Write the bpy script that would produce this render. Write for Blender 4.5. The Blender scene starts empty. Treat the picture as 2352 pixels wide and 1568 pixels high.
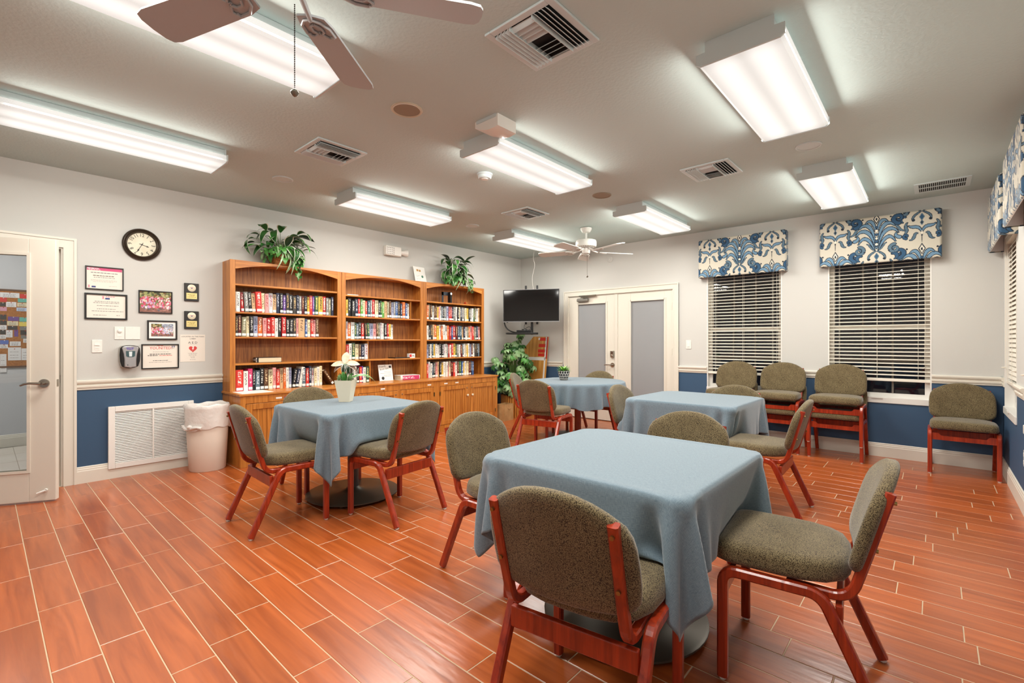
import bpy, bmesh, math, random
import numpy as np
from mathutils import Vector, Matrix, Euler
random.seed(7)
R = math.radians
PI = math.pi
C = bpy.context.scene.collection
sc = bpy.context.scene

# ------------------------------------------------------------------ camera, world, exposure
cam_d = bpy.data.cameras.new('camera')
cam_d.sensor_width = 36.0
cam_d.lens = 1088.0 / 2352.0 * 36.0
cam_d.clip_start = 0.05
cam = bpy.data.objects.new('camera', cam_d)
cam.location = (0, 0, 1.25)
cam.rotation_euler = (R(90), 0, R(41.75))
C.objects.link(cam)
sc.camera = cam
w = bpy.data.worlds.new('night_sky')
sc.world = w
w.use_nodes = True
w.node_tree.nodes['Background'].inputs[0].default_value = (0.012, 0.014, 0.02, 1)
w.node_tree.nodes['Background'].inputs[1].default_value = 0.4
sc.view_settings.view_transform = 'Standard'
sc.view_settings.look = 'None'
sc.view_settings.gamma = 1.0
sc.view_settings.use_curve_mapping = False
sc.view_settings.exposure = 0.0
FIXTURE_WATTS = 30.0       # light of each ceiling fixture
SIDE_WATTS = 7.5
LENS_GLOW = 1.0            # brightness of the fixture lenses themselves
LIGHT_COL = (1.0, 0.965, 0.895)

XL, XR, YF, YB, H = -5.615, 0.49, 6.53, -1.4, 2.74

# ------------------------------------------------------------------ helpers
def lin(c):
    o = []
    for v in c[:3]:
        v = v / 255.0
        o.append(v / 12.92 if v <= 0.04045 else ((v + 0.055) / 1.055) ** 2.4)
    return (o[0], o[1], o[2], 1.0)

MATS = {}
def mat(name, col=(200, 200, 200), rough=0.5, metal=0.0, bump=None, noise=None, spec=0.5, emit=None, coat=0.0, sheen=0.0, stretch=None, alpha=1.0):
    """col sRGB 0-255; bump=(scale,strength,dist); noise=(scale, second colour, contrast lo, hi); stretch=(x,y,z) of the noise"""
    if name in MATS: return MATS[name]
    m = bpy.data.materials.new(name); m.use_nodes = True
    nt = m.node_tree; b = nt.nodes['Principled BSDF']
    b.inputs['Base Color'].default_value = lin(col)
    b.inputs['Roughness'].default_value = rough
    b.inputs['Metallic'].default_value = metal
    b.inputs['Specular IOR Level'].default_value = spec
    b.inputs['Coat Weight'].default_value = coat
    b.inputs['Sheen Weight'].default_value = sheen
    if alpha < 1: b.inputs['Alpha'].default_value = alpha
    if emit:
        b.inputs['Emission Color'].default_value = lin(emit[0]); b.inputs['Emission Strength'].default_value = emit[1]
    if bump or noise:
        tc = nt.nodes.new('ShaderNodeTexCoord'); mp = nt.nodes.new('ShaderNodeMapping')
        nt.links.new(tc.outputs['Object'], mp.inputs['Vector'])
        if stretch: mp.inputs['Scale'].default_value = stretch
        if noise:
            n = nt.nodes.new('ShaderNodeTexNoise'); n.inputs['Scale'].default_value = noise[0]; n.inputs['Detail'].default_value = 4
            nt.links.new(mp.outputs[0], n.inputs['Vector'])
            r = nt.nodes.new('ShaderNodeValToRGB')
            r.color_ramp.elements[0].position = noise[2]; r.color_ramp.elements[0].color = lin(col)
            r.color_ramp.elements[1].position = noise[3]; r.color_ramp.elements[1].color = lin(noise[1])
            nt.links.new(n.outputs['Fac'], r.inputs[0]); nt.links.new(r.outputs[0], b.inputs['Base Color'])
        if bump:
            n2 = nt.nodes.new('ShaderNodeTexNoise'); n2.inputs['Scale'].default_value = bump[0]; n2.inputs['Detail'].default_value = 3
            nt.links.new(mp.outputs[0], n2.inputs['Vector'])
            bp = nt.nodes.new('ShaderNodeBump'); bp.inputs['Strength'].default_value = bump[1]; bp.inputs['Distance'].default_value = bump[2]
            nt.links.new(n2.outputs['Fac'], bp.inputs['Height']); nt.links.new(bp.outputs[0], b.inputs['Normal'])
    MATS[name] = m
    return m

class MB:
    """collects shapes; build() links them as ONE mesh object"""
    def __init__(s): s.v = []; s.f = []; s.m = []
    def add(s, verts, faces, m=0):
        o = len(s.v); s.v += [tuple(p) for p in verts]
        for fc in faces: s.f.append(tuple(o + i for i in fc)); s.m.append(m)
        return s
    def box(s, x0, x1, y0, y1, z0, z1, m=0):
        v = [(x0,y0,z0),(x1,y0,z0),(x1,y1,z0),(x0,y1,z0),(x0,y0,z1),(x1,y0,z1),(x1,y1,z1),(x0,y1,z1)]
        return s.add(v, [(0,3,2,1),(4,5,6,7),(0,1,5,4),(1,2,6,5),(2,3,7,6),(3,0,4,7)], m)
    def cbox(s, x, y, z, sx, sy, sz, m=0):
        return s.box(x-sx/2, x+sx/2, y-sy/2, y+sy/2, z-sz/2, z+sz/2, m)
    def lathe(s, prof, n=24, c=(0,0,0), m=0, cap=True):
        v = []; f = []
        for r, z in prof:
            for i in range(n):
                a = 2*PI*i/n; v.append((c[0]+r*math.cos(a), c[1]+r*math.sin(a), c[2]+z))
        k = len(prof)
        for j in range(k-1):
            for i in range(n):
                f.append((j*n+i, j*n+(i+1)%n, (j+1)*n+(i+1)%n, (j+1)*n+i))
        if cap:
            f.append(tuple(range(n-1, -1, -1))); f.append(tuple((k-1)*n+i for i in range(n)))
        return s.add(v, f, m)
    def prism(s, poly, z0, z1, m=0):
        n = len(poly)
        v = [(p[0],p[1],z0) for p in poly] + [(p[0],p[1],z1) for p in poly]
        f = [tuple(range(n-1,-1,-1)), tuple(range(n,2*n))] + [(i,(i+1)%n,n+(i+1)%n,n+i) for i in range(n)]
        return s.add(v, f, m)
    def tube(s, path, r, n=8, m=0, flat=1.0):
        P = [Vector(p) for p in path]; k = len(P); v = []; f = []
        up = Vector((0,0,1)); side = None
        for i in range(k):
            t = (P[min(i+1,k-1)] - P[max(i-1,0)]).normalized()
            if side is None:
                side = t.cross(up)
                if side.length < 1e-4: side = t.cross(Vector((1,0,0)))
            else:
                side = side - t*side.dot(t)
            side.normalize(); nn = t.cross(side)
            rr = r[i] if isinstance(r, (list, tuple)) else r
            for j in range(n):
                a = 2*PI*j/n
                v.append(P[i] + side*rr*math.cos(a) + nn*rr*flat*math.sin(a))
        for i in range(k-1):
            for j in range(n):
                f.append((i*n+j, i*n+(j+1)%n, (i+1)*n+(j+1)%n, (i+1)*n+j))
        f.append(tuple(range(n-1,-1,-1))); f.append(tuple((k-1)*n+j for j in range(n)))
        return s.add(v, f, m)
    def bar2d(s, path, xc, wd, th, ch=0.005, m=0):
        """planar path [(y,z)] swept with a rectangular section, width wd along x, thickness th in the plane"""
        k = len(path); v = []; f = []
        sec = [(-wd/2+ch,-th/2),(wd/2-ch,-th/2),(wd/2,-th/2+ch),(wd/2,th/2-ch),(wd/2-ch,th/2),(-wd/2+ch,th/2),(-wd/2,th/2-ch),(-wd/2,-th/2+ch)]
        n = len(sec)
        for i in range(k):
            a = Vector(path[max(i-1,0)]); b = Vector(path[min(i+1,k-1)])
            t = (b-a).normalized(); nr = Vector((-t[1], t[0]))
            if 0 < i < k-1:
                t1 = (Vector(path[i])-a).normalized(); cs = max(0.5, nr.dot(Vector((-t1[1],t1[0]))))
            else: cs = 1
            for (x, q) in sec:
                v.append((xc+x, path[i][0]+nr[0]*q/cs, path[i][1]+nr[1]*q/cs))
        for i in range(k-1):
            for j in range(n):
                f.append((i*n+j, (i+1)*n+j, (i+1)*n+(j+1)%n, i*n+(j+1)%n))
        f.append(tuple(range(n))); f.append(tuple((k-1)*n+j for j in range(n-1,-1,-1)))
        return s.add(v, f, m)
    def xf(s, M):
        s.v = [tuple(M @ Vector(p)) for p in s.v]; return s
    def mesh(s, name, mats, smooth=None):
        me = bpy.data.meshes.new(name); me.from_pydata(s.v, [], s.f)
        mats = mats if isinstance(mats, (list, tuple)) else [mats]
        for mm in mats: me.materials.append(mm)
        if len(mats) > 1: me.polygons.foreach_set('material_index', s.m)
        bm = bmesh.new(); bm.from_mesh(me); bmesh.ops.recalc_face_normals(bm, faces=bm.faces); bm.to_mesh(me); bm.free()
        if smooth is not None:
            me.polygons.foreach_set('use_smooth', [True]*len(me.polygons))
            me.set_sharp_from_angle(angle=R(smooth))
        me.update()
        return me
    def build(s, name, mats, parent=None, loc=(0,0,0), rot=(0,0,0), smooth=None, bevel=None):
        return link(name, s.mesh(name, mats, smooth), parent, loc, rot, bevel)

def link(name, me, parent=None, loc=(0,0,0), rot=(0,0,0), bevel=None):
    o = bpy.data.objects.new(name, me); C.objects.link(o)
    o.location = loc; o.rotation_euler = rot
    if parent is not None: o.parent = parent
    if bevel:
        b = o.modifiers.new('bevel', 'BEVEL'); b.width = bevel; b.segments = 2; b.limit_method = 'ANGLE'; b.angle_limit = R(40)
    return o

def tag(o, label=None, cat=None, group=None, kind=None):
    if label: o['label'] = label
    if cat: o['category'] = cat
    if group: o['group'] = group
    if kind: o['kind'] = kind
    return o
def thing(name, label, cat, loc=(0,0,0), rot=(0,0,0), group=None):
    o = bpy.data.objects.new(name, None); C.objects.link(o)
    o.location = loc; o.rotation_euler = rot if isinstance(rot, (tuple, list)) else (0,0,rot)
    o.empty_display_size = 0.1
    return tag(o, label, cat, group)
def struct(o): o['kind'] = 'structure'; return o
def dup(root, loc, rot, label=None, group=None, cat=None):
    def cp(o, par):
        c = o.copy(); C.objects.link(c)
        if par is not None: c.parent = par
        for ch in KIDS.get(o, []): cp(ch, c)
        return c
    KIDS = {}
    for o in list(root.children_recursive): KIDS.setdefault(o.parent, []).append(o)
    r = cp(root, None); r.location = loc; r.rotation_euler = rot if isinstance(rot, (tuple, list)) else (0,0,rot)
    return tag(r, label, cat, group)

WALL_L = (R(90), 0, R(90))      # flat things on the left wall: local x -> +Y, y -> +Z, z -> +X
WALL_F = (R(90), 0, 0)          # far wall: x -> +X, y -> +Z, z -> -Y
WALL_R = (R(90), 0, R(-90))     # right wall: x -> -Y, y -> +Z, z -> -X

# lettering made once, before the scene fills up
TXT = {}
def make_texts(items):
    obs = []
    for key, s, align in items:
        cu = bpy.data.curves.new('lettering', 'FONT'); cu.body = s; cu.size = 1.0; cu.align_x = align; cu.align_y = 'CENTER'
        cu.extrude = 0.0; cu.resolution_u = 2
        o = bpy.data.objects.new('lettering', cu); C.objects.link(o); obs.append((key, o))
    dg = bpy.context.evaluated_depsgraph_get()
    for key, o in obs:
        TXT[key] = bpy.data.meshes.new_from_object(o.evaluated_get(dg))
    for key, o in obs:
        cu = o.data; bpy.data.objects.remove(o); bpy.data.curves.remove(cu)
make_texts([('n%d' % i, str(i), 'CENTER') for i in range(1, 13)] + [('younited', 'YOUNITED!', 'CENTER'), ('loc', 'LOCATED IN THE MAIN', 'CENTER'),
            ('lobby', 'LOBBY', 'CENTER'), ('aed', 'A E D', 'CENTER'), ('clancy', 'TOM CLANCY', 'CENTER'), ('danger', 'DANGER', 'CENTER'), ('friends', 'Friends', 'LEFT'), ('booksale', 'Book Sale', 'LEFT')])
def text(key, size, m, parent, x, y, z, rotz=0.0, sx=1.0, name='lettering'):
    me = TXT[key].copy(); me.materials.clear(); me.materials.append(m)
    o = link(name, me, parent, (x, y, z), (0, 0, rotz)); o.scale = (size*sx, size, 1)
    return o
def print_lines(parent, rows, m, z, name='print', seed=1, h=0.003):
    """rows = [(x0,x1,y)] of small dashes like words too small to read"""
    rg = random.Random(seed); b = MB()
    for x0, x1, y in rows:
        x = x0
        while x < x1 - 0.004:
            l = min(rg.uniform(0.006, 0.022), x1 - x)
            b.add([(x,y-h/2,z),(x+l,y-h/2,z),(x+l,y+h/2,z),(x,y+h/2,z)], [(0,1,2,3)]); x += l + 0.004
    return b.build(name, m, parent)

# ------------------------------------------------------------------ materials
def wood(name, c1, c2, rough, axis, scale=1.0, coat=0.0, contrast=(0.35, 0.7), bump=0.0):
    if name in MATS: return MATS[name]
    m = bpy.data.materials.new(name); m.use_nodes = True; nt = m.node_tree; b = nt.nodes['Principled BSDF']
    b.inputs['Roughness'].default_value = rough; b.inputs['Coat Weight'].default_value = coat
    tc = nt.nodes.new('ShaderNodeTexCoord'); oi = nt.nodes.new('ShaderNodeObjectInfo')
    ad = nt.nodes.new('ShaderNodeVectorMath'); ad.operation = 'ADD'
    ml = nt.nodes.new('ShaderNodeVectorMath'); ml.operation = 'SCALE'; ml.inputs['Scale'].default_value = 9.0
    cb = nt.nodes.new('ShaderNodeCombineXYZ')
    for i in range(3): nt.links.new(oi.outputs['Random'], cb.inputs[i])
    nt.links.new(cb.outputs[0], ml.inputs[0]); nt.links.new(tc.outputs['Object'], ad.inputs[0]); nt.links.new(ml.outputs[0], ad.inputs[1])
    mp = nt.nodes.new('ShaderNodeMapping'); nt.links.new(ad.outputs[0], mp.inputs['Vector'])
    s = [38*scale]*3; s['xyz'.index(axis)] = 2.2*scale; mp.inputs['Scale'].default_value = s
    n = nt.nodes.new('ShaderNodeTexNoise'); n.inputs['Scale'].default_value = 1.0; n.inputs['Detail'].default_value = 6; n.inputs['Roughness'].default_value = 0.6; n.inputs['Distortion'].default_value = 0.6
    nt.links.new(mp.outputs[0], n.inputs['Vector'])
    r = nt.nodes.new('ShaderNodeValToRGB'); r.color_ramp.elements[0].position = contrast[0]; r.color_ramp.elements[1].position = contrast[1]
    r.color_ramp.elements[0].color = lin(c1); r.color_ramp.elements[1].color = lin(c2)
    nt.links.new(n.outputs['Fac'], r.inputs[0]); nt.links.new(r.outputs[0], b.inputs['Base Color'])
    if bump:
        bp = nt.nodes.new('ShaderNodeBump'); bp.inputs['Strength'].default_value = bump; bp.inputs['Distance'].default_value = 0.0015
        nt.links.new(n.outputs['Fac'], bp.inputs['Height']); nt.links.new(bp.outputs[0], b.inputs['Normal'])
    MATS[name] = m
    return m

def plank_material():
    m = bpy.data.materials.new('wood_look_plank'); m.use_nodes = True; nt = m.node_tree; b = nt.nodes['Principled BSDF']
    tc = nt.nodes.new('ShaderNodeTexCoord'); oi = nt.nodes.new('ShaderNodeObjectInfo'); ge = nt.nodes.new('ShaderNodeNewGeometry')
    mp = nt.nodes.new('ShaderNodeMapping'); nt.links.new(ge.outputs['Position'], mp.inputs['Vector']); mp.inputs['Scale'].default_value = (1.6, 22, 1)
    ad = nt.nodes.new('ShaderNodeVectorMath'); ad.operation = 'ADD'
    cb = nt.nodes.new('ShaderNodeCombineXYZ'); mu = nt.nodes.new('ShaderNodeMath'); mu.operation = 'MULTIPLY'; mu.inputs[1].default_value = 30
    nt.links.new(oi.outputs['Random'], mu.inputs[0]); nt.links.new(mu.outputs[0], cb.inputs[0]); nt.links.new(mu.outputs[0], cb.inputs[1])
    nt.links.new(mp.outputs[0], ad.inputs[0]); nt.links.new(cb.outputs[0], ad.inputs[1])
    n = nt.nodes.new('ShaderNodeTexNoise'); n.inputs['Scale'].default_value = 1.0; n.inputs['Detail'].default_value = 5; n.inputs['Distortion'].default_value = 0.8
    nt.links.new(ad.outputs[0], n.inputs['Vector'])
    r = nt.nodes.new('ShaderNodeValToRGB')
    r.color_ramp.elements[0].position = 0.3; r.color_ramp.elements[0].color = lin((150, 70, 27))
    r.color_ramp.elements[1].position = 0.75; r.color_ramp.elements[1].color = lin((190, 99, 46))
    nt.links.new(n.outputs['Fac'], r.inputs[0])
    hs = nt.nodes.new('ShaderNodeHueSaturation'); hs.inputs['Saturation'].default_value = 1.0
    mr = nt.nodes.new('ShaderNodeMapRange'); mr.inputs['To Min'].default_value = 0.86; mr.inputs['To Max'].default_value = 1.1
    nt.links.new(oi.outputs['Random'], mr.inputs['Value']); nt.links.new(mr.outputs[0], hs.inputs['Value'])
    nt.links.new(r.outputs[0], hs.inputs['Color']); nt.links.new(hs.outputs[0], b.inputs['Base Color'])
    mp2 = nt.nodes.new('ShaderNodeMapping'); mp2.inputs['Scale'].default_value = (5, 26, 1); mp2.inputs['Rotation'].default_value = (0, 0, 0.18)
    nt.links.new(ge.outputs['Position'], mp2.inputs['Vector'])
    n2 = nt.nodes.new('ShaderNodeTexNoise'); n2.inputs['Scale'].default_value = 1.0; n2.inputs['Detail'].default_value = 2
    nt.links.new(mp2.outputs[0], n2.inputs['Vector'])
    bp = nt.nodes.new('ShaderNodeBump'); bp.inputs['Strength'].default_value = 0.35; bp.inputs['Distance'].default_value = 0.004
    nt.links.new(n2.outputs['Fac'], bp.inputs['Height']); nt.links.new(bp.outputs[0], b.inputs['Normal'])
    b.inputs['Roughness'].default_value = 0.3
    b.inputs['Coat Weight'].default_value = 0.35; b.inputs['Coat Roughness'].default_value = 0.2; nt.links.new(bp.outputs[0], b.inputs['Coat Normal'])
    b.inputs['Specular IOR Level'].default_value = 0.6
    return m

def tweed_material():
    m = bpy.data.materials.new('olive_tweed'); m.use_nodes = True; nt = m.node_tree; b = nt.nodes['Principled BSDF']
    b.inputs['Roughness'].default_value = 0.85; b.inputs['Sheen Weight'].default_value = 0.25; b.inputs['Specular IOR Level'].default_value = 0.2
    tc = nt.nodes.new('ShaderNodeTexCoord'); v = nt.nodes.new('ShaderNodeTexVoronoi'); v.inputs['Scale'].default_value = 340
    nt.links.new(tc.outputs['Object'], v.inputs['Vector'])
    r = nt.nodes.new('ShaderNodeValToRGB'); e = r.color_ramp.elements
    e[0].position = 0.15; e[0].color = lin((150, 134, 98)); e[1].position = 0.75; e[1].color = lin((52, 40, 24))
    nt.links.new(v.outputs['Distance'], r.inputs[0])
    n = nt.nodes.new('ShaderNodeTexNoise'); n.inputs['Scale'].default_value = 9; n.inputs['Detail'].default_value = 3
    nt.links.new(tc.outputs['Object'], n.inputs['Vector'])
    mx = nt.nodes.new('ShaderNodeMixRGB'); mx.blend_type = 'MULTIPLY'; mx.inputs[0].default_value = 0.5
    r2 = nt.nodes.new('ShaderNodeValToRGB'); r2.color_ramp.elements[0].position = 0.3; r2.color_ramp.elements[0].color = (0.55, 0.5, 0.42, 1); r2.color_ramp.elements[1].position = 0.65; r2.color_ramp.elements[1].color = (1, 1, 1, 1)
    nt.links.new(n.outputs['Fac'], r2.inputs[0]); nt.links.new(r.outputs[0], mx.inputs[1]); nt.links.new(r2.outputs[0], mx.inputs[2])
    nt.links.new(mx.outputs[0], b.inputs['Base Color'])
    bp = nt.nodes.new('ShaderNodeBump'); bp.inputs['Strength'].default_value = 0.4; bp.inputs['Distance'].default_value = 0.001; bp.invert = True
    nt.links.new(v.outputs['Distance'], bp.inputs['Height']); nt.links.new(bp.outputs[0], b.inputs['Normal'])
    return m

def cloth_material():
    m = bpy.data.materials.new('slate_blue_linen'); m.use_nodes = True; nt = m.node_tree; b = nt.nodes['Principled BSDF']
    b.inputs['Roughness'].default_value = 0.8; b.inputs['Sheen Weight'].default_value = 0.35; b.inputs['Sheen Roughness'].default_value = 0.4; b.inputs['Specular IOR Level'].default_value = 0.25
    tc = nt.nodes.new('ShaderNodeTexCoord'); outs = []
    for s in ((900, 60, 60), (60, 900, 60)):
        mp = nt.nodes.new('ShaderNodeMapping'); mp.inputs['Scale'].default_value = s; nt.links.new(tc.outputs['UV'], mp.inputs['Vector'])
        n = nt.nodes.new('ShaderNodeTexNoise'); n.inputs['Scale'].default_value = 1.0; n.inputs['Detail'].default_value = 2; nt.links.new(mp.outputs[0], n.inputs['Vector']); outs.append(n.outputs['Fac'])
    ad = nt.nodes.new('ShaderNodeMath'); ad.operation = 'ADD'; nt.links.new(outs[0], ad.inputs[0]); nt.links.new(outs[1], ad.inputs[1])
    hf = nt.nodes.new('ShaderNodeMath'); hf.operation = 'MULTIPLY'; hf.inputs[1].default_value = 0.5; nt.links.new(ad.outputs[0], hf.inputs[0])
    r = nt.nodes.new('ShaderNodeValToRGB'); e = r.color_ramp.elements
    e[0].position = 0.36; e[0].color = lin((92, 110, 124)); e[1].position = 0.66; e[1].color = lin((128, 146, 156))
    nt.links.new(hf.outputs[0], r.inputs[0]); nt.links.new(r.outputs[0], b.inputs['Base Color'])
    bp = nt.nodes.new('ShaderNodeBump'); bp.inputs['Strength'].default_value = 0.25; bp.inputs['Distance'].default_value = 0.001
    nt.links.new(hf.outputs[0], bp.inputs['Height']); nt.links.new(bp.outputs[0], b.inputs['Normal'])
    return m

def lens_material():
    """prismatic wraparound lens, the glow of two tubes along local y painted into its emission as bright bands"""
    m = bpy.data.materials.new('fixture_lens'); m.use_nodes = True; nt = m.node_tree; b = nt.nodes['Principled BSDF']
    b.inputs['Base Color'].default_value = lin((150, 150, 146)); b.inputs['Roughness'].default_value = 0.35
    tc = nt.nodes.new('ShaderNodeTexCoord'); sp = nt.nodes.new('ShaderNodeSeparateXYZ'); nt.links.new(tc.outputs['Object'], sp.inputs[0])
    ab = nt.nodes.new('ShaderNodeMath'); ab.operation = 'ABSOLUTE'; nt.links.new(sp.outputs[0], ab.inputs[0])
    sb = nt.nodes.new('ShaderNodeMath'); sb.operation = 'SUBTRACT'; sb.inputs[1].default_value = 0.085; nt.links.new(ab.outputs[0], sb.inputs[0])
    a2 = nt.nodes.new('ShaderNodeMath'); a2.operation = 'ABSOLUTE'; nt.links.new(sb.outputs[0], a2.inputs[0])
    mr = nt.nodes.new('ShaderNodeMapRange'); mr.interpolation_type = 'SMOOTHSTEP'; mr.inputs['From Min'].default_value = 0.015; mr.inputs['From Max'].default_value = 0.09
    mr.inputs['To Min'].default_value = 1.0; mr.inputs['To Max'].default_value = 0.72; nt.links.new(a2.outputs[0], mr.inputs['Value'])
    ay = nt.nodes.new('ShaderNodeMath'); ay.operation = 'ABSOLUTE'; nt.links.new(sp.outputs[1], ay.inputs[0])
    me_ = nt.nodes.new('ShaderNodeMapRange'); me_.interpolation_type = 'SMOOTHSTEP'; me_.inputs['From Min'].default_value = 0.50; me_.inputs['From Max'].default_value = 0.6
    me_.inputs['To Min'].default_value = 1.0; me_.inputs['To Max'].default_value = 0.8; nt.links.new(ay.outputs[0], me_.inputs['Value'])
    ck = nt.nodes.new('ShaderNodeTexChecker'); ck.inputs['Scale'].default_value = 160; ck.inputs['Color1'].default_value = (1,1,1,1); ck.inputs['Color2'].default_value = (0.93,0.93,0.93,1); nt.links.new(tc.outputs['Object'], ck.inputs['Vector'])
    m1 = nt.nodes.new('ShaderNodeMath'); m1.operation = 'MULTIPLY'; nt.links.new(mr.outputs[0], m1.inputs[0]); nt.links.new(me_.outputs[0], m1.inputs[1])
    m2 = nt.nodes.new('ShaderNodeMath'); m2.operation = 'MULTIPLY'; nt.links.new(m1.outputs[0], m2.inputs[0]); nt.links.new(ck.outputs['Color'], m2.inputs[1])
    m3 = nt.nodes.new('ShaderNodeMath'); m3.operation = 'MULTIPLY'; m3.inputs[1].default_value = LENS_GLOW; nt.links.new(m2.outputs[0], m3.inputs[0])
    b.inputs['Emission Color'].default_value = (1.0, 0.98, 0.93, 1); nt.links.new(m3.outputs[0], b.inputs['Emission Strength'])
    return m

def book_material(name, col, ink):
    """cloth or paper cover; the spine face carries a line of lettering too small to read, in ink colour"""
    m = bpy.data.materials.new(name); m.use_nodes = True; nt = m.node_tree; b = nt.nodes['Principled BSDF']
    b.inputs['Roughness'].default_value = 0.35
    tc = nt.nodes.new('ShaderNodeTexCoord'); sp = nt.nodes.new('ShaderNodeSeparateXYZ'); nt.links.new(tc.outputs['Object'], sp.inputs[0])
    oi = nt.nodes.new('ShaderNodeObjectInfo')
    ml = nt.nodes.new('ShaderNodeMath'); ml.operation = 'MULTIPLY'; ml.inputs[1].default_value = 50; nt.links.new(oi.outputs['Random'], ml.inputs[0])
    cb = nt.nodes.new('ShaderNodeCombineXYZ'); nt.links.new(sp.outputs[1], cb.inputs[0]); nt.links.new(sp.outputs[2], cb.inputs[1]); nt.links.new(ml.outputs[0], cb.inputs[2])
    mp = nt.nodes.new('ShaderNodeMapping'); mp.inputs['Scale'].default_value = (3.0, 34, 1); nt.links.new(cb.outputs[0], mp.inputs['Vector'])
    n = nt.nodes.new('ShaderNodeTexNoise'); n.inputs['Scale'].default_value = 1; n.inputs['Detail'].default_value = 1; nt.links.new(mp.outputs[0], n.inputs['Vector'])
    gt = nt.nodes.new('ShaderNodeMath'); gt.operation = 'GREATER_THAN'; gt.inputs[1].default_value = 0.53; nt.links.new(n.outputs['Fac'], gt.inputs[0])
    def win(sock, lo, hi, ab=False):
        s0 = sock
        if ab:
            a = nt.nodes.new('ShaderNodeMath'); a.operation = 'ABSOLUTE'; nt.links.new(sock, a.inputs[0]); s0 = a.outputs[0]
        c = nt.nodes.new('ShaderNodeMath'); c.operation = 'COMPARE'; c.inputs[1].default_value = (lo+hi)/2; c.inputs[2].default_value = (hi-lo)/2; nt.links.new(s0, c.inputs[0])
        return c.outputs[0]
    w1 = win(sp.outputs[1], -0.22, 0.22); w2 = win(sp.outputs[2], 0.30, 0.92); w3 = win(sp.outputs[0], 0.9, 1.2)
    p = gt.outputs[0]
    for q in (w1, w2, w3):
        x = nt.nodes.new('ShaderNodeMath'); x.operation = 'MULTIPLY'; nt.links.new(p, x.inputs[0]); nt.links.new(q, x.inputs[1]); p = x.outputs[0]
    # a second tone on part of some spines
    g2 = nt.nodes.new('ShaderNodeMath'); g2.operation = 'GREATER_THAN'; nt.links.new(sp.outputs[2], g2.inputs[0])
    mr = nt.nodes.new('ShaderNodeMapRange'); mr.inputs['To Min'].default_value = 0.55; mr.inputs['To Max'].default_value = 1.6; nt.links.new(oi.outputs['Random'], mr.inputs['Value']); nt.links.new(mr.outputs[0], g2.inputs[1])
    c = lin(col); dk = (c[0]*0.45+0.02, c[1]*0.45+0.02, c[2]*0.45+0.02, 1)
    m0 = nt.nodes.new('ShaderNodeMixRGB'); m0.inputs[1].default_value = c; m0.inputs[2].default_value = dk; nt.links.new(g2.outputs[0], m0.inputs[0])
    mx = nt.nodes.new('ShaderNodeMixRGB'); mx.inputs[2].default_value = lin(ink); nt.links.new(p, mx.inputs[0]); nt.links.new(m0.outputs[0], mx.inputs[1])
    nt.links.new(mx.outputs[0], b.inputs['Base Color'])
    return m

def vcol_material(name, rough=0.8, sheen=0.0, bump=None):
    m = bpy.data.materials.new(name); m.use_nodes = True; nt = m.node_tree; b = nt.nodes['Principled BSDF']
    a = nt.nodes.new('ShaderNodeVertexColor'); a.layer_name = 'print'; nt.links.new(a.outputs['Color'], b.inputs['Base Color'])
    b.inputs['Roughness'].default_value = rough; b.inputs['Sheen Weight'].default_value = sheen
    return m

m_ceil = mat('ceiling_paint', (188, 203, 200), 0.9, bump=(55, 0.5, 0.004), spec=0.2)
m_wall = mat('wall_paint_greige', (200, 199, 194), 0.75, bump=(70, 0.12, 0.002), spec=0.25)
m_navy = mat('wall_paint_navy', (58, 84, 112), 0.6, bump=(70, 0.15, 0.002), spec=0.3)
m_trim = mat('trim_cream', (220, 214, 201), 0.4)
m_white = mat('white_enamel', (232, 230, 224), 0.4)
m_plastic = mat('white_plastic', (230, 227, 220), 0.35)
m_cw = mat('ceiling_white_enamel', (198, 208, 208), 0.45)
m_black = mat('black_plastic', (14, 14, 15), 0.35)
m_grout = mat('grout_tan', (196, 172, 142), 0.85)
m_plank = plank_material()
m_oakv = wood('oak_upright', (150, 84, 26), (204, 134, 60), 0.35, 'z', 1.0, contrast=(0.3, 0.68))
m_oakh = wood('oak_lengthwise', (156, 88, 28), (208, 138, 62), 0.35, 'y', 1.0, contrast=(0.3, 0.68))
m_oakb = wood('oak_backing', (112, 62, 24), (180, 116, 56), 0.5, 'z', 1.4, contrast=(0.32, 0.66))
m_mahog = wood('mahogany_stain', (124, 34, 15), (176, 60, 28), 0.28, 'z', 1.2, coat=0.2)
m_tweed = tweed_material()
m_linen = cloth_material()
m_steel = mat('brushed_nickel', (176, 170, 160), 0.28, 1.0)
m_brass = mat('old_brass', (150, 130, 84), 0.35, 1.0)
m_grey = mat('grey_powdercoat', (128, 124, 116), 0.45, 0.2)
m_glass = None
def glass_material():
    m = bpy.data.materials.new('clear_pane'); m.use_nodes = True; nt = m.node_tree
    b = nt.nodes['Principled BSDF']; out = nt.nodes['Material Output']
    t = nt.nodes.new('ShaderNodeBsdfTransparent'); t.inputs[0].default_value = (0.93, 0.94, 0.95, 1)
    g = nt.nodes.new('ShaderNodeBsdfGlossy'); g.inputs['Roughness'].default_value = 0.02
    fr = nt.nodes.new('ShaderNodeFresnel'); fr.inputs[0].default_value = 1.5
    mx = nt.nodes.new('ShaderNodeMixShader'); nt.links.new(fr.outputs[0], mx.inputs[0]); nt.links.new(t.outputs[0], mx.inputs[1]); nt.links.new(g.outputs[0], mx.inputs[2])
    nt.links.new(mx.outputs[0], out.inputs['Surface']); nt.nodes.remove(b)
    return m
m_glass = glass_material()
m_lens = lens_material()

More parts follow.
